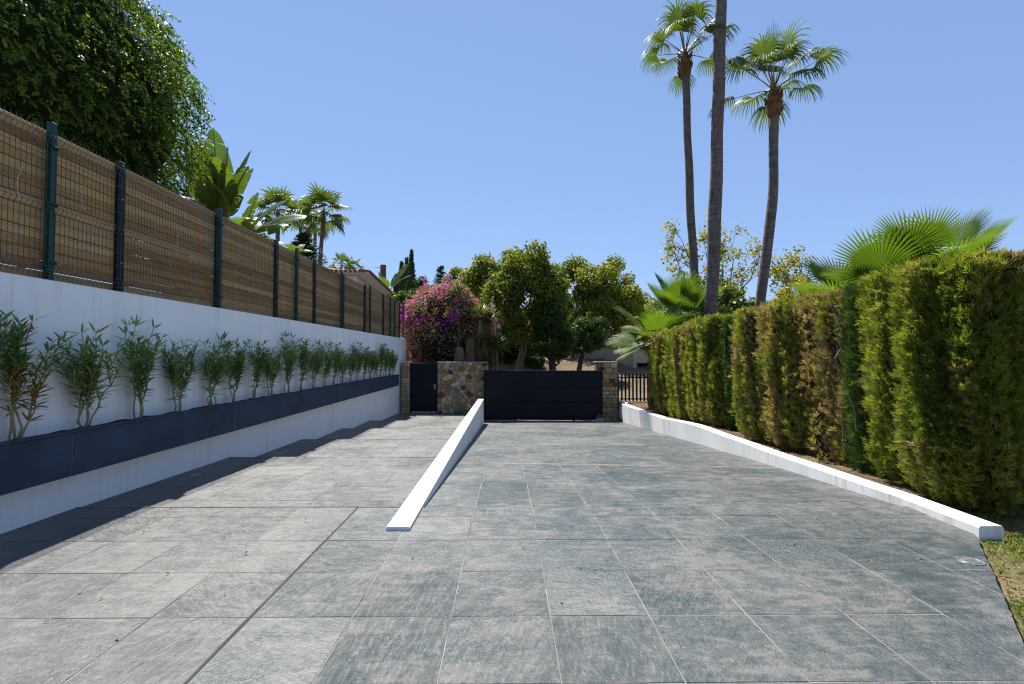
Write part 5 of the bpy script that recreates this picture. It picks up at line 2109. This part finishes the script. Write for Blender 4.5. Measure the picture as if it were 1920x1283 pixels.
ptree(968, 695, 26, 990, 556, 72, 106, 'tall leafy tree with a pale forked trunk behind the sliding gate', 501, nclump=62, nleaf=26000, leaf=0.18, mat='plane', trunk_r=0.19)
ptree(1130, 690, 31, 1142, 560, 58, 92, 'round topped yellow-green tree right of the tall centre tree', 502, nclump=52, nleaf=20000, leaf=0.19, mat='plane', trunk_r=0.16, tintshift=0.12)
ptree(1075, 690, 33, 1075, 572, 52, 82, 'leafy tree filling the gap between the centre tree and the right one', 503, nclump=44, nleaf=16000, leaf=0.19, mat='plane', trunk_r=0.15, tintshift=0.1)
ptree(905, 690, 32, 908, 562, 54, 80, 'leafy tree behind the bougainvillea, left of the tall centre tree', 504, nclump=46, nleaf=17000, leaf=0.19, mat='plane', trunk_r=0.15, tintshift=0.06)
ptree(862, 690, 40, 858, 552, 34, 50, 'lower yellow-green tree behind the bougainvillea', 505, nclump=30, nleaf=9000, leaf=0.2, mat='plane', trunk_r=0.14, tintshift=0.15)
ptree(1036, 692, 24.5, 1034, 632, 32, 68, 'dark ivy-covered tree trunk behind the middle of the gate', 506, name='ivy_clad_tree', nclump=40, nleaf=9000, leaf=0.11, mat='dark_leaf', trunk_r=0.22, bark='bark_dark', tintshift=0.05)
ptree(1079, 690, 27, 1098, 632, 40, 46, 'small dark leafy tree left of the stone pillar', 507, name='dark_tree', nclump=34, nleaf=7500, leaf=0.12, mat='dark_leaf', trunk_r=0.15, bark='bark_dark')
ptree(990, 690, 30, 960, 630, 60, 40, 'low dark green shrubby tree behind the pale trunk', 508, name='dark_tree', nclump=40, nleaf=8000, leaf=0.13, mat='dark_leaf', trunk_r=0.1, bark='bark_dark', tintshift=0.2)
ptree(1165, 690, 40, 1172, 622, 44, 46, 'far rounded green tree behind the fan palm by the gate', 509, nclump=26, nleaf=5500, leaf=0.2, mat='plane', trunk_r=0.14)
ptree(1020, 690, 44, 1015, 622, 80, 56, 'far broad tree closing the view behind the centre trees', 510, nclump=40, nleaf=8000, leaf=0.28, mat='plane', trunk_r=0.2)
ptree(925, 690, 42, 905, 625, 72, 52, 'far broad tree closing the view behind the bougainvillea', 511, nclump=36, nleaf=7000, leaf=0.28, mat='plane', trunk_r=0.2)
ptree(1240, 690, 42, 1240, 600, 60, 44, 'far green tree behind the young palms', 512, nclump=30, nleaf=6000, leaf=0.24, mat='plane', trunk_r=0.2)

for ku, kv, kr, kl in ((948, 655, 26, 'low leafy shrub behind the wall, left of the pale trunk'), (1004, 660, 24, 'low leafy shrub behind the gate, right of the pale trunk'), (1050, 652, 28, 'low leafy shrub behind the ivy-covered trunk'), (1120, 640, 32, 'leafy shrub above the beige garden wall, left of the stone pillar'), (1168, 640, 28, 'leafy shrub above the beige garden wall, behind the stone pillar')):
    ptree(ku, 690, 37, ku, kv, kr, kr * 0.9, kl, 530 + ku, name='green_shrub', group='shrubs beyond the gate', nclump=18, nleaf=3200, leaf=0.15, mat='dark_leaf', trunk_r=0.05, tintshift=0.3)
ptree(944, 690, 29, 942, 668, 30, 22, 'added dark low shrub standing in for shaded slope, left of the pale trunk', 551, name='dark_shrub', group='shrubs beyond the gate', nclump=16, nleaf=3600, leaf=0.11, mat='dark_leaf', trunk_r=0.04, bark='bark_dark', tintshift=0.1)  # added to cover sunlit ground where the slope should lie in shade
ptree(1000, 690, 28, 1000, 676, 20, 17, 'added dark low shrub standing in for shaded slope, right of the pale trunk', 552, name='dark_shrub', group='shrubs beyond the gate', nclump=12, nleaf=2600, leaf=0.11, mat='dark_leaf', trunk_r=0.04, bark='bark_dark', tintshift=0.1)  # second added shrub, darkens the lit ground between the trunks
# hedge behind the far palms etc. on the right
ptree(1365, 690, 18.8, 1375, 582, 36, 40, 'lime green broad leaved shrub behind the hedge by the tall palms', 513, name='lime_shrub', group='shrubs behind the hedge', nclump=16, nleaf=1500, leaf=0.17, mat='lime_leaf', trunk_r=0.06)
ptree(1500, 690, 16.0, 1497, 560, 36, 38, 'yellow-green shrub behind the hedge, left of the near fan palms', 514, name='yellow_shrub', group='shrubs behind the hedge', nclump=13, nleaf=700, leaf=0.12, mat='yellow_leaf', trunk_r=0.05, bark='bark_dark')
ptree(1310, 690, 24, 1300, 590, 46, 46, 'dark green shrub filling behind the young palms', 515, name='dark_shrub', group='shrubs behind the hedge', nclump=26, nleaf=5000, leaf=0.12, mat='dark_leaf', trunk_r=0.07, bark='bark_dark', tintshift=0.25)


def bare_tree(label, u, Y, vbase, tips, seed, nleafclumps, group=None):
    """thin limbs and twigs with sparse yellowing leaves at their ends"""
    rng = np.random.default_rng(seed)
    xb = UX(u, Y)
    zb = gz(xb, Y)
    e = empty('sparse_tree', (xb, Y, zb), label, 'tree', group)
    k = Y / F
    g = Geo()
    root = np.array([0, 0, VZ(620, Y) - zb])
    p, r = tapered((0, 0, -0.3), root, 0.13, 0.09, rng, 5, 0.04)
    g.tube(p, r, 8)
    g.obj('trunk', M['bark_dark'], e, True)
    gl = Geo()
    ends = []
    for (tu, tv) in tips:
        tip = np.array([UX(tu, Y) - xb, rng.uniform(-1.2, 1.2), VZ(tv, Y) - zb])
        p, r = tapered(root, tip, 0.055, 0.012, rng, 8, 0.10)
        gl.tube(p, r, 6)
        for q in range(9):
            i = rng.integers(3, 9)
            st = np.array(p[i])
            en = st + unit(rng.normal(size=3) + np.array([0, 0, 0.5]) + unit(tip - root) * 0.7) * rng.uniform(0.4, 1.1)
            pq, rq = tapered(st, en, 0.014, 0.005, rng, 5, 0.12)
            gl.tube(pq, rq, 4)
            ends.append(en)
            for w in range(2):
                e2 = en + unit(rng.normal(size=3) + np.array([0, 0, 0.3])) * rng.uniform(0.2, 0.5)
                mid = np.array(pq[3])
                pw, rw = tapered(mid, e2, 0.006, 0.003, rng, 3, 0.1)
                gl.tube(pw, rw, 3)
                ends.append(e2)
    gl.obj('limbs', M['bark_dark'], e, True)
    ends = np.array(ends)
    pick = ends[rng.choice(len(ends), min(nleafclumps, len(ends)), False)]
    m = 26
    n = len(pick) * m
    P = np.repeat(pick, m, 0) + rng.normal(size=(n, 3)) * 0.15
    N = unit(rng.normal(size=(n, 3)) * 0.7 + np.array([0, 0, 1]))
    T = unit(np.cross(N, rand_dirs(n, rng)) + np.array([0, 0, -0.4]))
    s = 0.17 * rng.uniform(0.6, 1.2, n)
    leaf_obj('crown', [kites(P, T, N, s, s * 0.75, rng.uniform(0, 1, n))], M['yellow_leaf'], e)


bare_tree('sparse yellowing tree with bare twigs behind the tall palm trunks', 1345, 26, 690, [(1262, 470), (1285, 440), (1320, 470), (1340, 430), (1375, 455), (1395, 450), (1420, 480), (1440, 490), (1300, 500), (1400, 520), (1350, 490)], 601, 170, 'sparse trees behind the hedge')
bare_tree('small sparse yellowing tree with bare twigs above the hedge, right of the leaning palm', 1490, 25, 690, [(1470, 530), (1492, 512), (1520, 525), (1535, 545), (1455, 520), (1505, 540)], 602, 80, 'sparse trees behind the hedge')

# ------------------------------------------------------------------ bougainvillea and yuccas
def bougainvillea():
    rng = np.random.default_rng(700)
    Y = 23.2
    zb = gz(UX(840, Y), Y)
    base = np.array([UX(840, Y), Y, zb])
    e = empty('bougainvillea', base, 'large bougainvillea with magenta blooms and dry brown bracts behind the small gate', 'shrub')
    lobes = [((838, 620), (78, 78)), ((796, 622), (40, 62)), ((884, 618), (38, 56)), ((812, 578), (44, 44)), ((848, 570), (42, 42)), ((845, 665), (82, 50)), ((778, 640), (26, 56)), ((903, 612), (24, 34)), ((790, 596), (26, 30)), ((868, 590), (34, 38))]
    k = Y / F
    P, U = [], []
    for (cu, cv), (ru, rv) in lobes:
        m = 5200
        u = rand_dirs(m, rng)
        c = np.array([UX(cu, Y), Y + rng.uniform(-0.3, 0.6), VZ(cv, Y)]) - base
        r = np.array([ru * k, 1.5, rv * k])
        P.append(c + u * r * (rng.uniform(0.80, 1.05, m) * (1 + 0.15 * vnoise(u * 4, 1.0, cu) + 0.08 * vnoise(u * 9, 1.0, cv)))[:, None])
        U.append(u)
    for q in range(130):
        (cu, cv), (ru, rv) = lobes[int(rng.integers(0, len(lobes)))]
        d = rand_dirs(1, rng)[0]
        d[2] = abs(d[2]) * 0.9 + 0.1
        st = np.array([UX(cu, Y), Y, VZ(cv, Y)]) - base + unit(d) * np.array([ru * k, 1.5, rv * k])
        dv = unit(d + rng.normal(size=3) * 0.5)
        m = 22
        pts_, pp_ = [], st.copy()
        for w in range(m):
            dv = unit(dv + np.array([0, 0, -0.09]))
            pp_ = pp_ + dv * 0.028
            pts_.append(pp_ + rng.normal(size=3) * 0.035)
        P.append(np.array(pts_))
        U.append(np.tile(unit(d), (m, 1)))
    P, U = np.concatenate(P), np.concatenate(U)
    # keep what is outside of the other lobes
    keep = np.ones(len(P), bool)
    for (cu, cv), (ru, rv) in lobes:
        c = np.array([UX(cu, Y), Y + 0.15, VZ(cv, Y)]) - base
        r = np.array([ru * k, 1.5, rv * k]) * 0.72
        keep &= (((P - c) / r) ** 2).sum(1) > 1
    keep &= P[:, 2] > -0.1
    P, U = P[keep], U[keep]
    n = len(P)
    N = unit(U + rng.normal(size=(n, 3)) * 0.7)
    T = unit(np.cross(N, rand_dirs(n, rng)) + np.array([0, 0, -0.3]))
    hgt = P[:, 2] / P[:, 2].max()
    f = vnoise(P * 1.9, 1.0, 3.0) * 0.40 + vnoise(P * 4.2, 1.0, 8.0) * 0.5 + rng.normal(0, 0.14, n)
    pink = (f + hgt * 0.85) > 0.92
    green = (~pink) & ((vnoise(P * 2.2, 1.0, 14.0) * 0.5 + rng.normal(0, 0.3, n) - hgt * 0.25) > 0.16)
    dry = ~(pink | green)
    for nm, sel, mat, s in (('magenta_bracts', pink, 'bract_pink', 0.10), ('leaves', green, 'dark_leaf', 0.11), ('dry_bracts', dry, 'bract_dry', 0.095)):
        q = np.where(sel)[0]
        sz = s * rng.uniform(0.6, 1.2, len(q))
        leaf_obj(nm, [kites(P[q], T[q], N[q], sz, sz * 0.85, rng.uniform(0, 1, len(q)))], M[mat], e)
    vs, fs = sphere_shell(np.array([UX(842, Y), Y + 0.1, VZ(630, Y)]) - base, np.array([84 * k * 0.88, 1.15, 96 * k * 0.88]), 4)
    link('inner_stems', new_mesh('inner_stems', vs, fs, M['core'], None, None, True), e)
    return e


bougainvillea()


def yucca(label, u, v, Y, r_px, seed, flower=False, stem=True, dead=0, n=140):
    rng = np.random.default_rng(seed)
    x, z = UX(u, Y), VZ(v, Y)
    zb = max(gz(x, Y), -1.1)
    e = empty('yucca', (x, Y, zb), label, 'yucca', 'yuccas beside the bougainvillea')
    h = z - zb
    g = Geo()
    g.tube([(0, 0.05, -0.2), (0.04, 0, h * 0.5), (0, 0, h)], [0.10, 0.09, 0.07], 8)
    g.obj('trunk', M['tan_thatch'], e, True)
    k = Y / F
    d = rand_dirs(n * 2, rng)
    d = d[d[:, 2] > -0.45][:n]
    P = np.tile(np.array([[0, 0, h]]), (len(d), 1)) + d * 0.06
    N = unit(np.cross(np.cross(d, np.array([0, 0, 1.0])), d) + 1e-4)
    L = r_px * k * rng.uniform(0.8, 1.15, len(d))
    leaf_obj('leaf_head', [blades(P, d, N, L, 0.055, np.clip(0.35 + 0.5 * d[:, 2] + rng.normal(0, 0.15, len(d)), 0, 1), 0.18, 0.35)], M['yucca'], e)
    if dead:
        m = 150
        a = rng.uniform(0, 6.283, m)
        zz = rng.uniform(h - dead, h - 0.1, m)
        P = np.stack([np.cos(a) * 0.10, np.sin(a) * 0.10, zz], 1)
        T = np.stack([np.cos(a) * 0.35, np.sin(a) * 0.35, np.full(m, -1.0)], 1)
        N = np.stack([np.cos(a), np.sin(a), np.full(m, 0.3)], 1)
        leaf_obj('dead_skirt', [blades(P, T, N, rng.uniform(0.4, 0.7, m), 0.05, rng.uniform(0.3, 1, m), 0.1)], M['dead_frond'], e)
    if flower:
        m = 90
        c = np.array([0.05, 0, h + r_px * k * 0.75])
        P = c + rng.normal(size=(m, 3)) * np.array([0.07, 0.07, 0.20])
        D = rand_dirs(m, rng)
        leaf_obj('flower_spike', [kites(P, D, rand_dirs(m, rng), 0.07, 0.05, rng.uniform(0, 1, m))], M['cream'], e)['kind'] = 'stuff'
    return e


yucca('yucca head with a cream flower spike on top of the bougainvillea', 858, 552, 22.3, 32, 801, True)
yucca('yucca with a long dead leaf skirt at the right of the bougainvillea', 902, 592, 21.6, 34, 802, False, True, 1.6)
yucca('yucca head with a pale flower spike above right of the bougainvillea', 920, 600, 21.8, 30, 803, True)
yucca('low bright yucca just above the stone wall coping', 908, 640, 21.3, 36, 804, False, True, 1.1)
yucca('low yucca with a cream flower at the right end of the stone wall', 930, 648, 21.5, 32, 805, True)
yucca('small yucca tucked low behind the stone wall coping', 914, 674, 21.2, 28, 806, False)
# reddish post in the bougainvillea
g = Geo()
g.bbox(UX(783, 21.7), UX(791, 21.7), 21.65, 21.8, -1.0, VZ(655, 21.7), 0.01)
o = g.obj('red_post', M['redpost'])
tag(o, 'dark red post standing in front of the bougainvillea', 'post')
# dead palm skirt (thatch) right of the bougainvillea
def thatch(label, u, v0, v1, Y, w, seed):
    rng = np.random.default_rng(seed)
    x, zt = UX(u, Y), VZ(v0, Y)
    zb = VZ(v1, Y)
    n = 500
    a = rng.uniform(0, 6.283, n)
    e = empty('dead_palm_skirt', (x, Y, zb), label, 'dead palm', 'dead palm skirts by the stone wall')
    rr = w * np.sqrt(rng.uniform(0.2, 1, n))
    P = np.stack([np.cos(a) * rr * 0.4, np.sin(a) * rr * 0.4, (zt - zb) * rng.uniform(0.55, 1.0, n)], 1)
    T = np.stack([np.cos(a) * 0.25, np.sin(a) * 0.25, np.full(n, -1.0)], 1)
    N = np.stack([np.cos(a), np.sin(a), np.full(n, 0.25)], 1)
    leaf_obj('dead_fronds', [blades(P, T, N, (zt - zb) * rng.uniform(0.4, 0.75, n), 0.035, rng.uniform(0.2, 1, n), 0.05)], M['dead_frond'], e)
    g = Geo()
    g.tube([(0, 0, -1.4), (0, 0, (zt - zb) * 0.95)], 0.13, 8)
    g.obj('trunk', M['tan_thatch'], e, True)


thatch('tall skirt of dead brown palm fronds between bougainvillea and yuccas', 884, 632, 690, 21.9, 0.42, 811)
thatch('shorter clump of dead brown palm fronds under the bougainvillea', 862, 650, 690, 21.6, 0.45, 812)

# ------------------------------------------------------------------ cypresses and conifers, left of the bougainvillea
def spire(label, u, vtop, vbot, Y, wpx, seed, n=2600, name='italian_cypress', group='slim dark cypresses beyond the house'):
    rng = np.random.default_rng(seed)
    x = UX(u, Y)
    zt, zb = VZ(vtop, Y), 1.4
    h = zt - zb
    e = empty(name, (x, Y, zb), label, 'tree', group)
    k = Y / F
    t = rng.uniform(0.02, 1, n) ** 0.9
    r = wpx * k * 0.5 * np.clip(np.minimum(1.0, (1 - t) * 3.2 + 0.05), 0, 1) * (1 - 0.25 * t)
    a = rng.uniform(0, 6.283, n)
    rr = r * rng.uniform(0.6, 1.08, n)
    P = np.stack([np.cos(a) * rr, np.sin(a) * rr, h * t], 1)
    out = np.stack([np.cos(a), np.sin(a), np.zeros(n)], 1)
    T = unit(out * 0.3 + np.array([0, 0, 1.0]) + rng.normal(size=(n, 3)) * 0.2)
    s = 0.34 * rng.uniform(0.6, 1.2, n)
    leaf_obj('crown', [kites(P, T, out + rng.normal(size=(n, 3)) * 0.4, s, s * 0.38, rng.uniform(0, 1, n))], M['conifer'], e)
    g = Geo()
    g.tube([(0, 0, -0.3), (0, 0, h * 0.9)], [0.14, 0.02], 6)
    g.obj('trunk', M['bark_dark'], e, True)


spire('slim dark cypress, tallest of the group beside the house', 771, 474, 690, 40, 17, 901)
spire('slim dark cypress, left of the group beside the house', 752, 496, 690, 38, 13, 902)
spire('slim dark cypress, thin one close behind the tallest', 762, 488, 690, 42, 13, 903)
spire('short dark cypress at the left foot of the cypress group', 742, 530, 690, 36, 12, 904)


def conifer(label, u, vtop, Y, wpx, hpx, seed):
    rng = np.random.default_rng(seed)
    x = UX(u, Y)
    zt = VZ(vtop, Y)
    zb = 1.6
    h = zt - zb
    e = empty('conifer', (x, Y, zb), label, 'tree', 'feathery conifers beyond the fence')
    g = Geo()
    g.tube([(0, 0, -0.3), (0, 0, h)], [0.13, 0.02], 6)
    g.obj('trunk', M['bark_dark'], e, True)
    k = Y / F
    P, T, N, S = [], [], [], []
    for w in range(26):
        f = w / 25
        z = h - hpx * k * (1 - f) * 1.0
        L = wpx * k * 0.5 * (1 - f * 0.92) + 0.1
        for b in range(6):
            a = rng.uniform(0, 6.283)
            d = np.array([math.cos(a), math.sin(a), 0.15])
            m = 16
            for q in range(m):
                s = L * (q + 1) / m
                c = np.array([0, 0, z]) + d * s + np.array([0, 0, 0.06 * s * s])
                for sg in (-1, 1):
                    P.append(c)
                    T.append(unit(d * 0.7 + np.array([-d[1], d[0], 0]) * sg * 0.8 + rng.normal(size=3) * 0.25))
                    N.append([0, 0, 1.0])
                    S.append(0.20 * rng.uniform(0.7, 1.2))
    P, T, N, S = map(np.array, (P, T, N, S))
    leaf_obj('crown', [kites(P, T, N + rng.normal(size=N.shape) * 0.3, S, S * 0.28, rng.uniform(0, 1, len(P)))], M['conifer'], e)


conifer('feathery conifer over the fence below the distant palms', 570, 440, 24, 90, 70, 911)
conifer('dark pointed conifer left of the leafy trees', 826, 500, 44, 40, 60, 912)
conifer('far dark conifer top beside the cypress group', 790, 520, 46, 24, 50, 913)
ptree(752, 690, 31, 752, 562, 22, 22, 'yellow-green shrub at the foot of the cypresses', 516, name='yellow_shrub', group='shrubs beyond the house', nclump=12, nleaf=1600, leaf=0.14, mat='lime_leaf', trunk_r=0.05)
ptree(792, 690, 36, 790, 560, 26, 40, 'dark shrub behind the left edge of the bougainvillea', 517, name='dark_shrub', group='shrubs beyond the house', nclump=14, nleaf=2200, leaf=0.16, mat='dark_leaf', trunk_r=0.05, tintshift=0.2)
ptree(345, 690, 13, 352, 395, 34, 40, 'small yellow-green bush behind the fence under the ficus', 518, name='lime_shrub', group='shrubs beyond the fence', nclump=14, nleaf=1500, leaf=0.1, mat='plane', trunk_r=0.05)
ptree(470, 690, 15, 460, 455, 50, 30, 'leafy bush behind the fence under the banana plants', 519, name='green_shrub', group='shrubs beyond the fence', nclump=18, nleaf=2600, leaf=0.11, mat='dark_leaf', trunk_r=0.05, tintshift=0.3)
ptree(240, 690, 9.5, 230, 420, 150, 70, 'dense bush behind the boards in front of the ficus trunk', 520, name='green_shrub', group='shrubs beyond the fence', nclump=30, nleaf=6500, leaf=0.09, mat='dark_leaf', trunk_r=0.06, tintshift=0.25)
ptree(30, 690, 7.5, 40, 420, 150, 80, 'dense bush behind the boards at the left edge', 521, name='green_shrub', group='shrubs beyond the fence', nclump=26, nleaf=5500, leaf=0.09, mat='dark_leaf', trunk_r=0.06, tintshift=0.2)

for bu, bY, bl in ((420, 10.6, 'low dark bush right behind the boards under the banana plants'), (560, 14.5, 'low dark bush right behind the boards, below the distant palms'), (650, 19.0, 'low dark bush right behind the boards, in front of the house')):
    xx = -5.9
    broadleaf('green_shrub', bl, 'shrub', (xx, bY, 1.95), (xx, bY, 2.75), (0.8, 2.3, 0.85), nclump=26, nleaf=4200, leaf=0.11, mat='dark_leaf', seed=600 + bu, trunk_r=0.05, group='shrubs beyond the fence', tintshift=0.3)
# ------------------------------------------------------------------ house beyond the fence
house = empty('house', (UX(692, 24.5), 24.5, 2.0), 'white house with an overhanging terracotta tile roof beyond the fence', 'house')
hz = VZ(512, 24.5) - 2.0
ang = math.atan2(UX(745.6, 36) - UX(692, 24.5), 36 - 24.5)
house.rotation_euler = (0, 0, -ang)
OV = 0.75
g = Geo()
g.bbox(-9.0, -OV, OV, 12.0, -0.5, hz - 0.02, 0.02)
g.obj('wall', M['housew'], house)
g = Geo()
g.box(-9.5, -0.03, 0.03, 12.6, hz - 0.0, hz + 0.06)
g.obj('soffit', M['housew'], house)
g = Geo()
vs = [(-9.6, -0.02, hz + 0.061), (0.0, -0.02, hz + 0.061), (0.0, 12.7, hz + 0.061), (-9.6, 12.7, hz + 0.061), (-4.8, 4.0, hz + 1.05), (-4.8, 8.7, hz + 1.05)]
g.add(vs, [(0, 1, 4), (1, 2, 5, 4), (2, 3, 5), (3, 0, 4, 5), (3, 2, 1, 0)])
roof = g.obj('roof', M['terracotta'], house)
g = Geo()
for i in range(42):
    x = -9.5 + i * 0.226
    g.tube([(x, -0.06, hz + 0.075), (x, 0.5, hz + 0.155)], [0.085, 0.085], 7)
for i in range(55):
    y = 0.1 + i * 0.229
    g.tube([(0.05, y, hz + 0.075), (-0.5, y, hz + 0.155)], [0.085, 0.085], 7)
o = g.obj('roof_tiles', M['terracotta'], roof)
o['kind'] = 'stuff'
g = Geo()
g.tube([(-1.6, OV - 0.05, hz - 0.16), (-1.6, OV - 0.14, hz - 0.16)], [0.09, 0.07], 12)
g.obj('wall_lamp', M['grey_plastic'], house)
# pole with a wire
pole = empty('wooden_pole', (UX(718, 34), 34, 2.0), 'brown wooden pole with a thin wire behind the house', 'pole')
ph = VZ(497, 34) - 2.0
g = Geo()
g.tube([(0, 0, -0.4), (0, 0, ph)], [0.24, 0.2], 10)
g.obj('shaft', M['woodpost'], pole)
g = Geo()
g.tube([(-0.55, 0, ph - 0.18), (0.0, 0, ph - 0.18)], 0.025, 6)
g.obj('bracket', M['black_metal'], pole)
g = Geo()
g.tube([(-0.5 - 0.9 * k, 0.0, ph - 0.17 - 0.012 * k * (12 - k)) for k in range(12)], 0.008, 4)
g.obj('wire', M['galv'], pole)

# ------------------------------------------------------------------ beige garden wall and opening beyond the gate
bw = empty('garden_wall', (UX(1120, 30), 30, 0.6), 'low beige rendered garden wall behind the trees beyond the gate', 'wall')
A = np.array([UX(1040, 36), 36.0])
B = np.array([UX(1188, 27.5), 27.5])
C_ = np.array([UX(1186, 27.5) + 4.0, 26.6])


def wall_run(p, q, z0, z1p, z1q, th=0.25):
    d = (q - p) / np.linalg.norm(q - p)
    nn = np.array([-d[1], d[0]]) * th
    vs = []
    for (pt, zt) in ((p, z1p), (q, z1q)):
        vs += [(pt[0], pt[1], z0), (pt[0] + nn[0], pt[1] + nn[1], z0), (pt[0] + nn[0], pt[1] + nn[1], zt), (pt[0], pt[1], zt)]
    return [(v[0] - bw.location[0], v[1] - bw.location[1], v[2] - bw.location[2]) for v in vs], [(0, 1, 2, 3), (7, 6, 5, 4), (0, 4, 5, 1), (1, 5, 6, 2), (2, 6, 7, 3), (3, 7, 4, 0)]


g = Geo()
g.add(*wall_run(A, B, -0.5, VZ(652, 36), VZ(655, 27.5)))
g.obj('wall_run', M['beige'], bw)
q0 = B + (C_ - B) * 0.22
g = Geo()
g.add(*wall_run(B + np.array([0.02, 0.05]), q0, VZ(681, 27.4), VZ(655, 27.4), VZ(655, 27.2)))
g.obj('lintel', M['beige'], bw)
g = Geo()
g.add(*wall_run(q0 + np.array([0.01, 0]), C_, -0.5, VZ(655, 27.2), VZ(655, 26.6)))
g.obj('wall_run', M['beige'], bw)
g = Geo()
g.box(B[0] - bw.location[0] - 0.1, q0[0] - bw.location[0] + 0.2, B[1] - 30 + 0.35, B[1] - 30 + 0.4, -1.2, 1.4)
g.obj('dark_opening', M['dark_void'], bw)

# dry grass strip beyond the slatted fence
# ------------------------------------------------------------------ lawn grass, litter, bed plants
def grass_patch(n, xr, yr, seed, h=0.055, name='grass'):
    rng = np.random.default_rng(seed)
    x = rng.uniform(xr[0], xr[1], n * 2)
    y = rng.uniform(yr[0], yr[1], n * 2)
    P = np.stack([x, y, np.full(n * 2, -0.04)], 1)
    dens = vnoise(P * np.array([1.6, 1.6, 0]), 1.0, 2.0) * 0.6 + vnoise(P * np.array([4.3, 4.3, 0]), 1.0, 6.0) * 0.4
    # a bare dirt strip along the middle of the paving's edge
    bare = np.exp(-(((y - 3.62) / 0.38) ** 2)) * np.exp(-np.clip((x - 3.55) / 0.9, 0, 9) ** 2)
    keep = (x * DN[0] + y * DN[1] > DC + 0.015 + 0.02 * rng.random(n * 2)) & ((dens + rng.normal(0, 0.25, n * 2)) > -0.62 + 1.35 * bare)
    kxs = np.interp(y, [k[1] for k in KERB], [k[0] for k in KERB])
    keep &= ~((y > 4.2) & (x < kxs + 0.25 + np.clip(y - 4.5, 0, 2) * 0.6))
    P = P[keep][:n]
    m = len(P)
    T = unit(np.stack([rng.normal(0, 0.55, m), rng.normal(0, 0.55, m), np.ones(m)], 1))
    N = unit(np.cross(T, rand_dirs(m, rng)))
    L = h * rng.uniform(0.5, 1.5, m)
    t = np.clip(0.4 + 0.25 * vnoise(P * 2.2, 1.0, 4.0) + rng.normal(0, 0.2, m), 0, 1)
    o = leaf_obj(name, [blades(P, T, N, L, 0.007, t, 0.35)], M['grass'])
    tag(o, 'patchy yellow-green lawn grass beside the paving and hedge end', None, None, 'stuff')
    return o


grass_patch(76000, (2.6, 7.2), (0.6, 6.4), 51)
# litter on the lawn's bare strip and in the hedge bed
rng = np.random.default_rng(52)
m = 2600
P1 = np.stack([rng.uniform(2.9, 5.5, m), rng.uniform(2.4, 4.5, m), np.full(m, -0.035)], 1)
P1 = P1[P1[:, 0] * DN[0] + P1[:, 1] * DN[1] > DC + 0.03]
yy = rng.uniform(4.6, 18.5, 3600)
P2 = np.stack([np.array([kerb_at(v)[0] for v in yy]) + 0.24 + rng.exponential(0.16, len(yy)), yy, np.array([garden_z(v) for v in yy]) + 0.02], 1)
xp, yp = rng.uniform(-4.2, 3.6, 240), rng.uniform(2.0, 16.0, 240)
zp = np.array([(0.0 if b < 5.06 else (ramp_z(a, b) if a > -0.85 else path_z(b))) for a, b in zip(xp, yp)]) + 0.008
okp = ((xp < -1.1) | (xp > -0.8)) & (xp * DN[0] + yp * DN[1] < DC - 0.05)
P3 = np.stack([xp, yp, zp], 1)[okp]
P = np.concatenate([P1, P2, P3])
n = len(P)
N = unit(rng.normal(size=(n, 3)) * 0.35 + np.array([0, 0, 1]))
T = unit(np.cross(N, rand_dirs(n, rng)))
s = rng.uniform(0.012, 0.04, n)
o = leaf_obj('leaf_litter', [kites(P, T, N, s, s * 0.55, rng.uniform(0, 1, n))], M['litter'])
tag(o, 'dry leaf litter on the bare soil by the lawn and hedge', None, None, 'stuff')
# small green shrubs in the bed by the gate end
ptree(1240, 690, 15.9, 1236, 752, 14, 11, 'low dark green plant on the bed soil below the fan palm', 522, name='bed_plant', group='low plants in the hedge bed', nclump=9, nleaf=900, leaf=0.07, mat='dark_leaf', trunk_r=0.02, tintshift=0.3)

# a few fallen leaves on the paving
fl = [(355, 880, 'orange'), (458, 862, 'red')]
for (u, v, w) in fl:
    y = 7.05 if w == 'orange' else 8.9
    z = path_z(y) + 0.012
    p = np.array([[0, 0, 0]])
    V, Fc, t = kites(p, np.array([[0.6, 0.4, 0.05]]), np.array([[0, 0.1, 1.0]]), 0.09, 0.05, np.array([0.9]))
    Vb = V + np.array([0, 0, -0.003])
    o = link('fallen_leaf', new_mesh('fallen_leaf', np.concatenate([V, Vb]), np.concatenate([Fc, Fc[:, ::-1] + 4]), M['bract_dry'] if w == 'orange' else M['oleander_bloom'], None, np.concatenate([t, t])), None, (UX(u, y), y, z))
    tag(o, 'dry orange leaf lying on the first path tread by the planter' if w == 'orange' else 'small red petal lying on the second path tread', 'leaf' if w == 'orange' else 'petal')
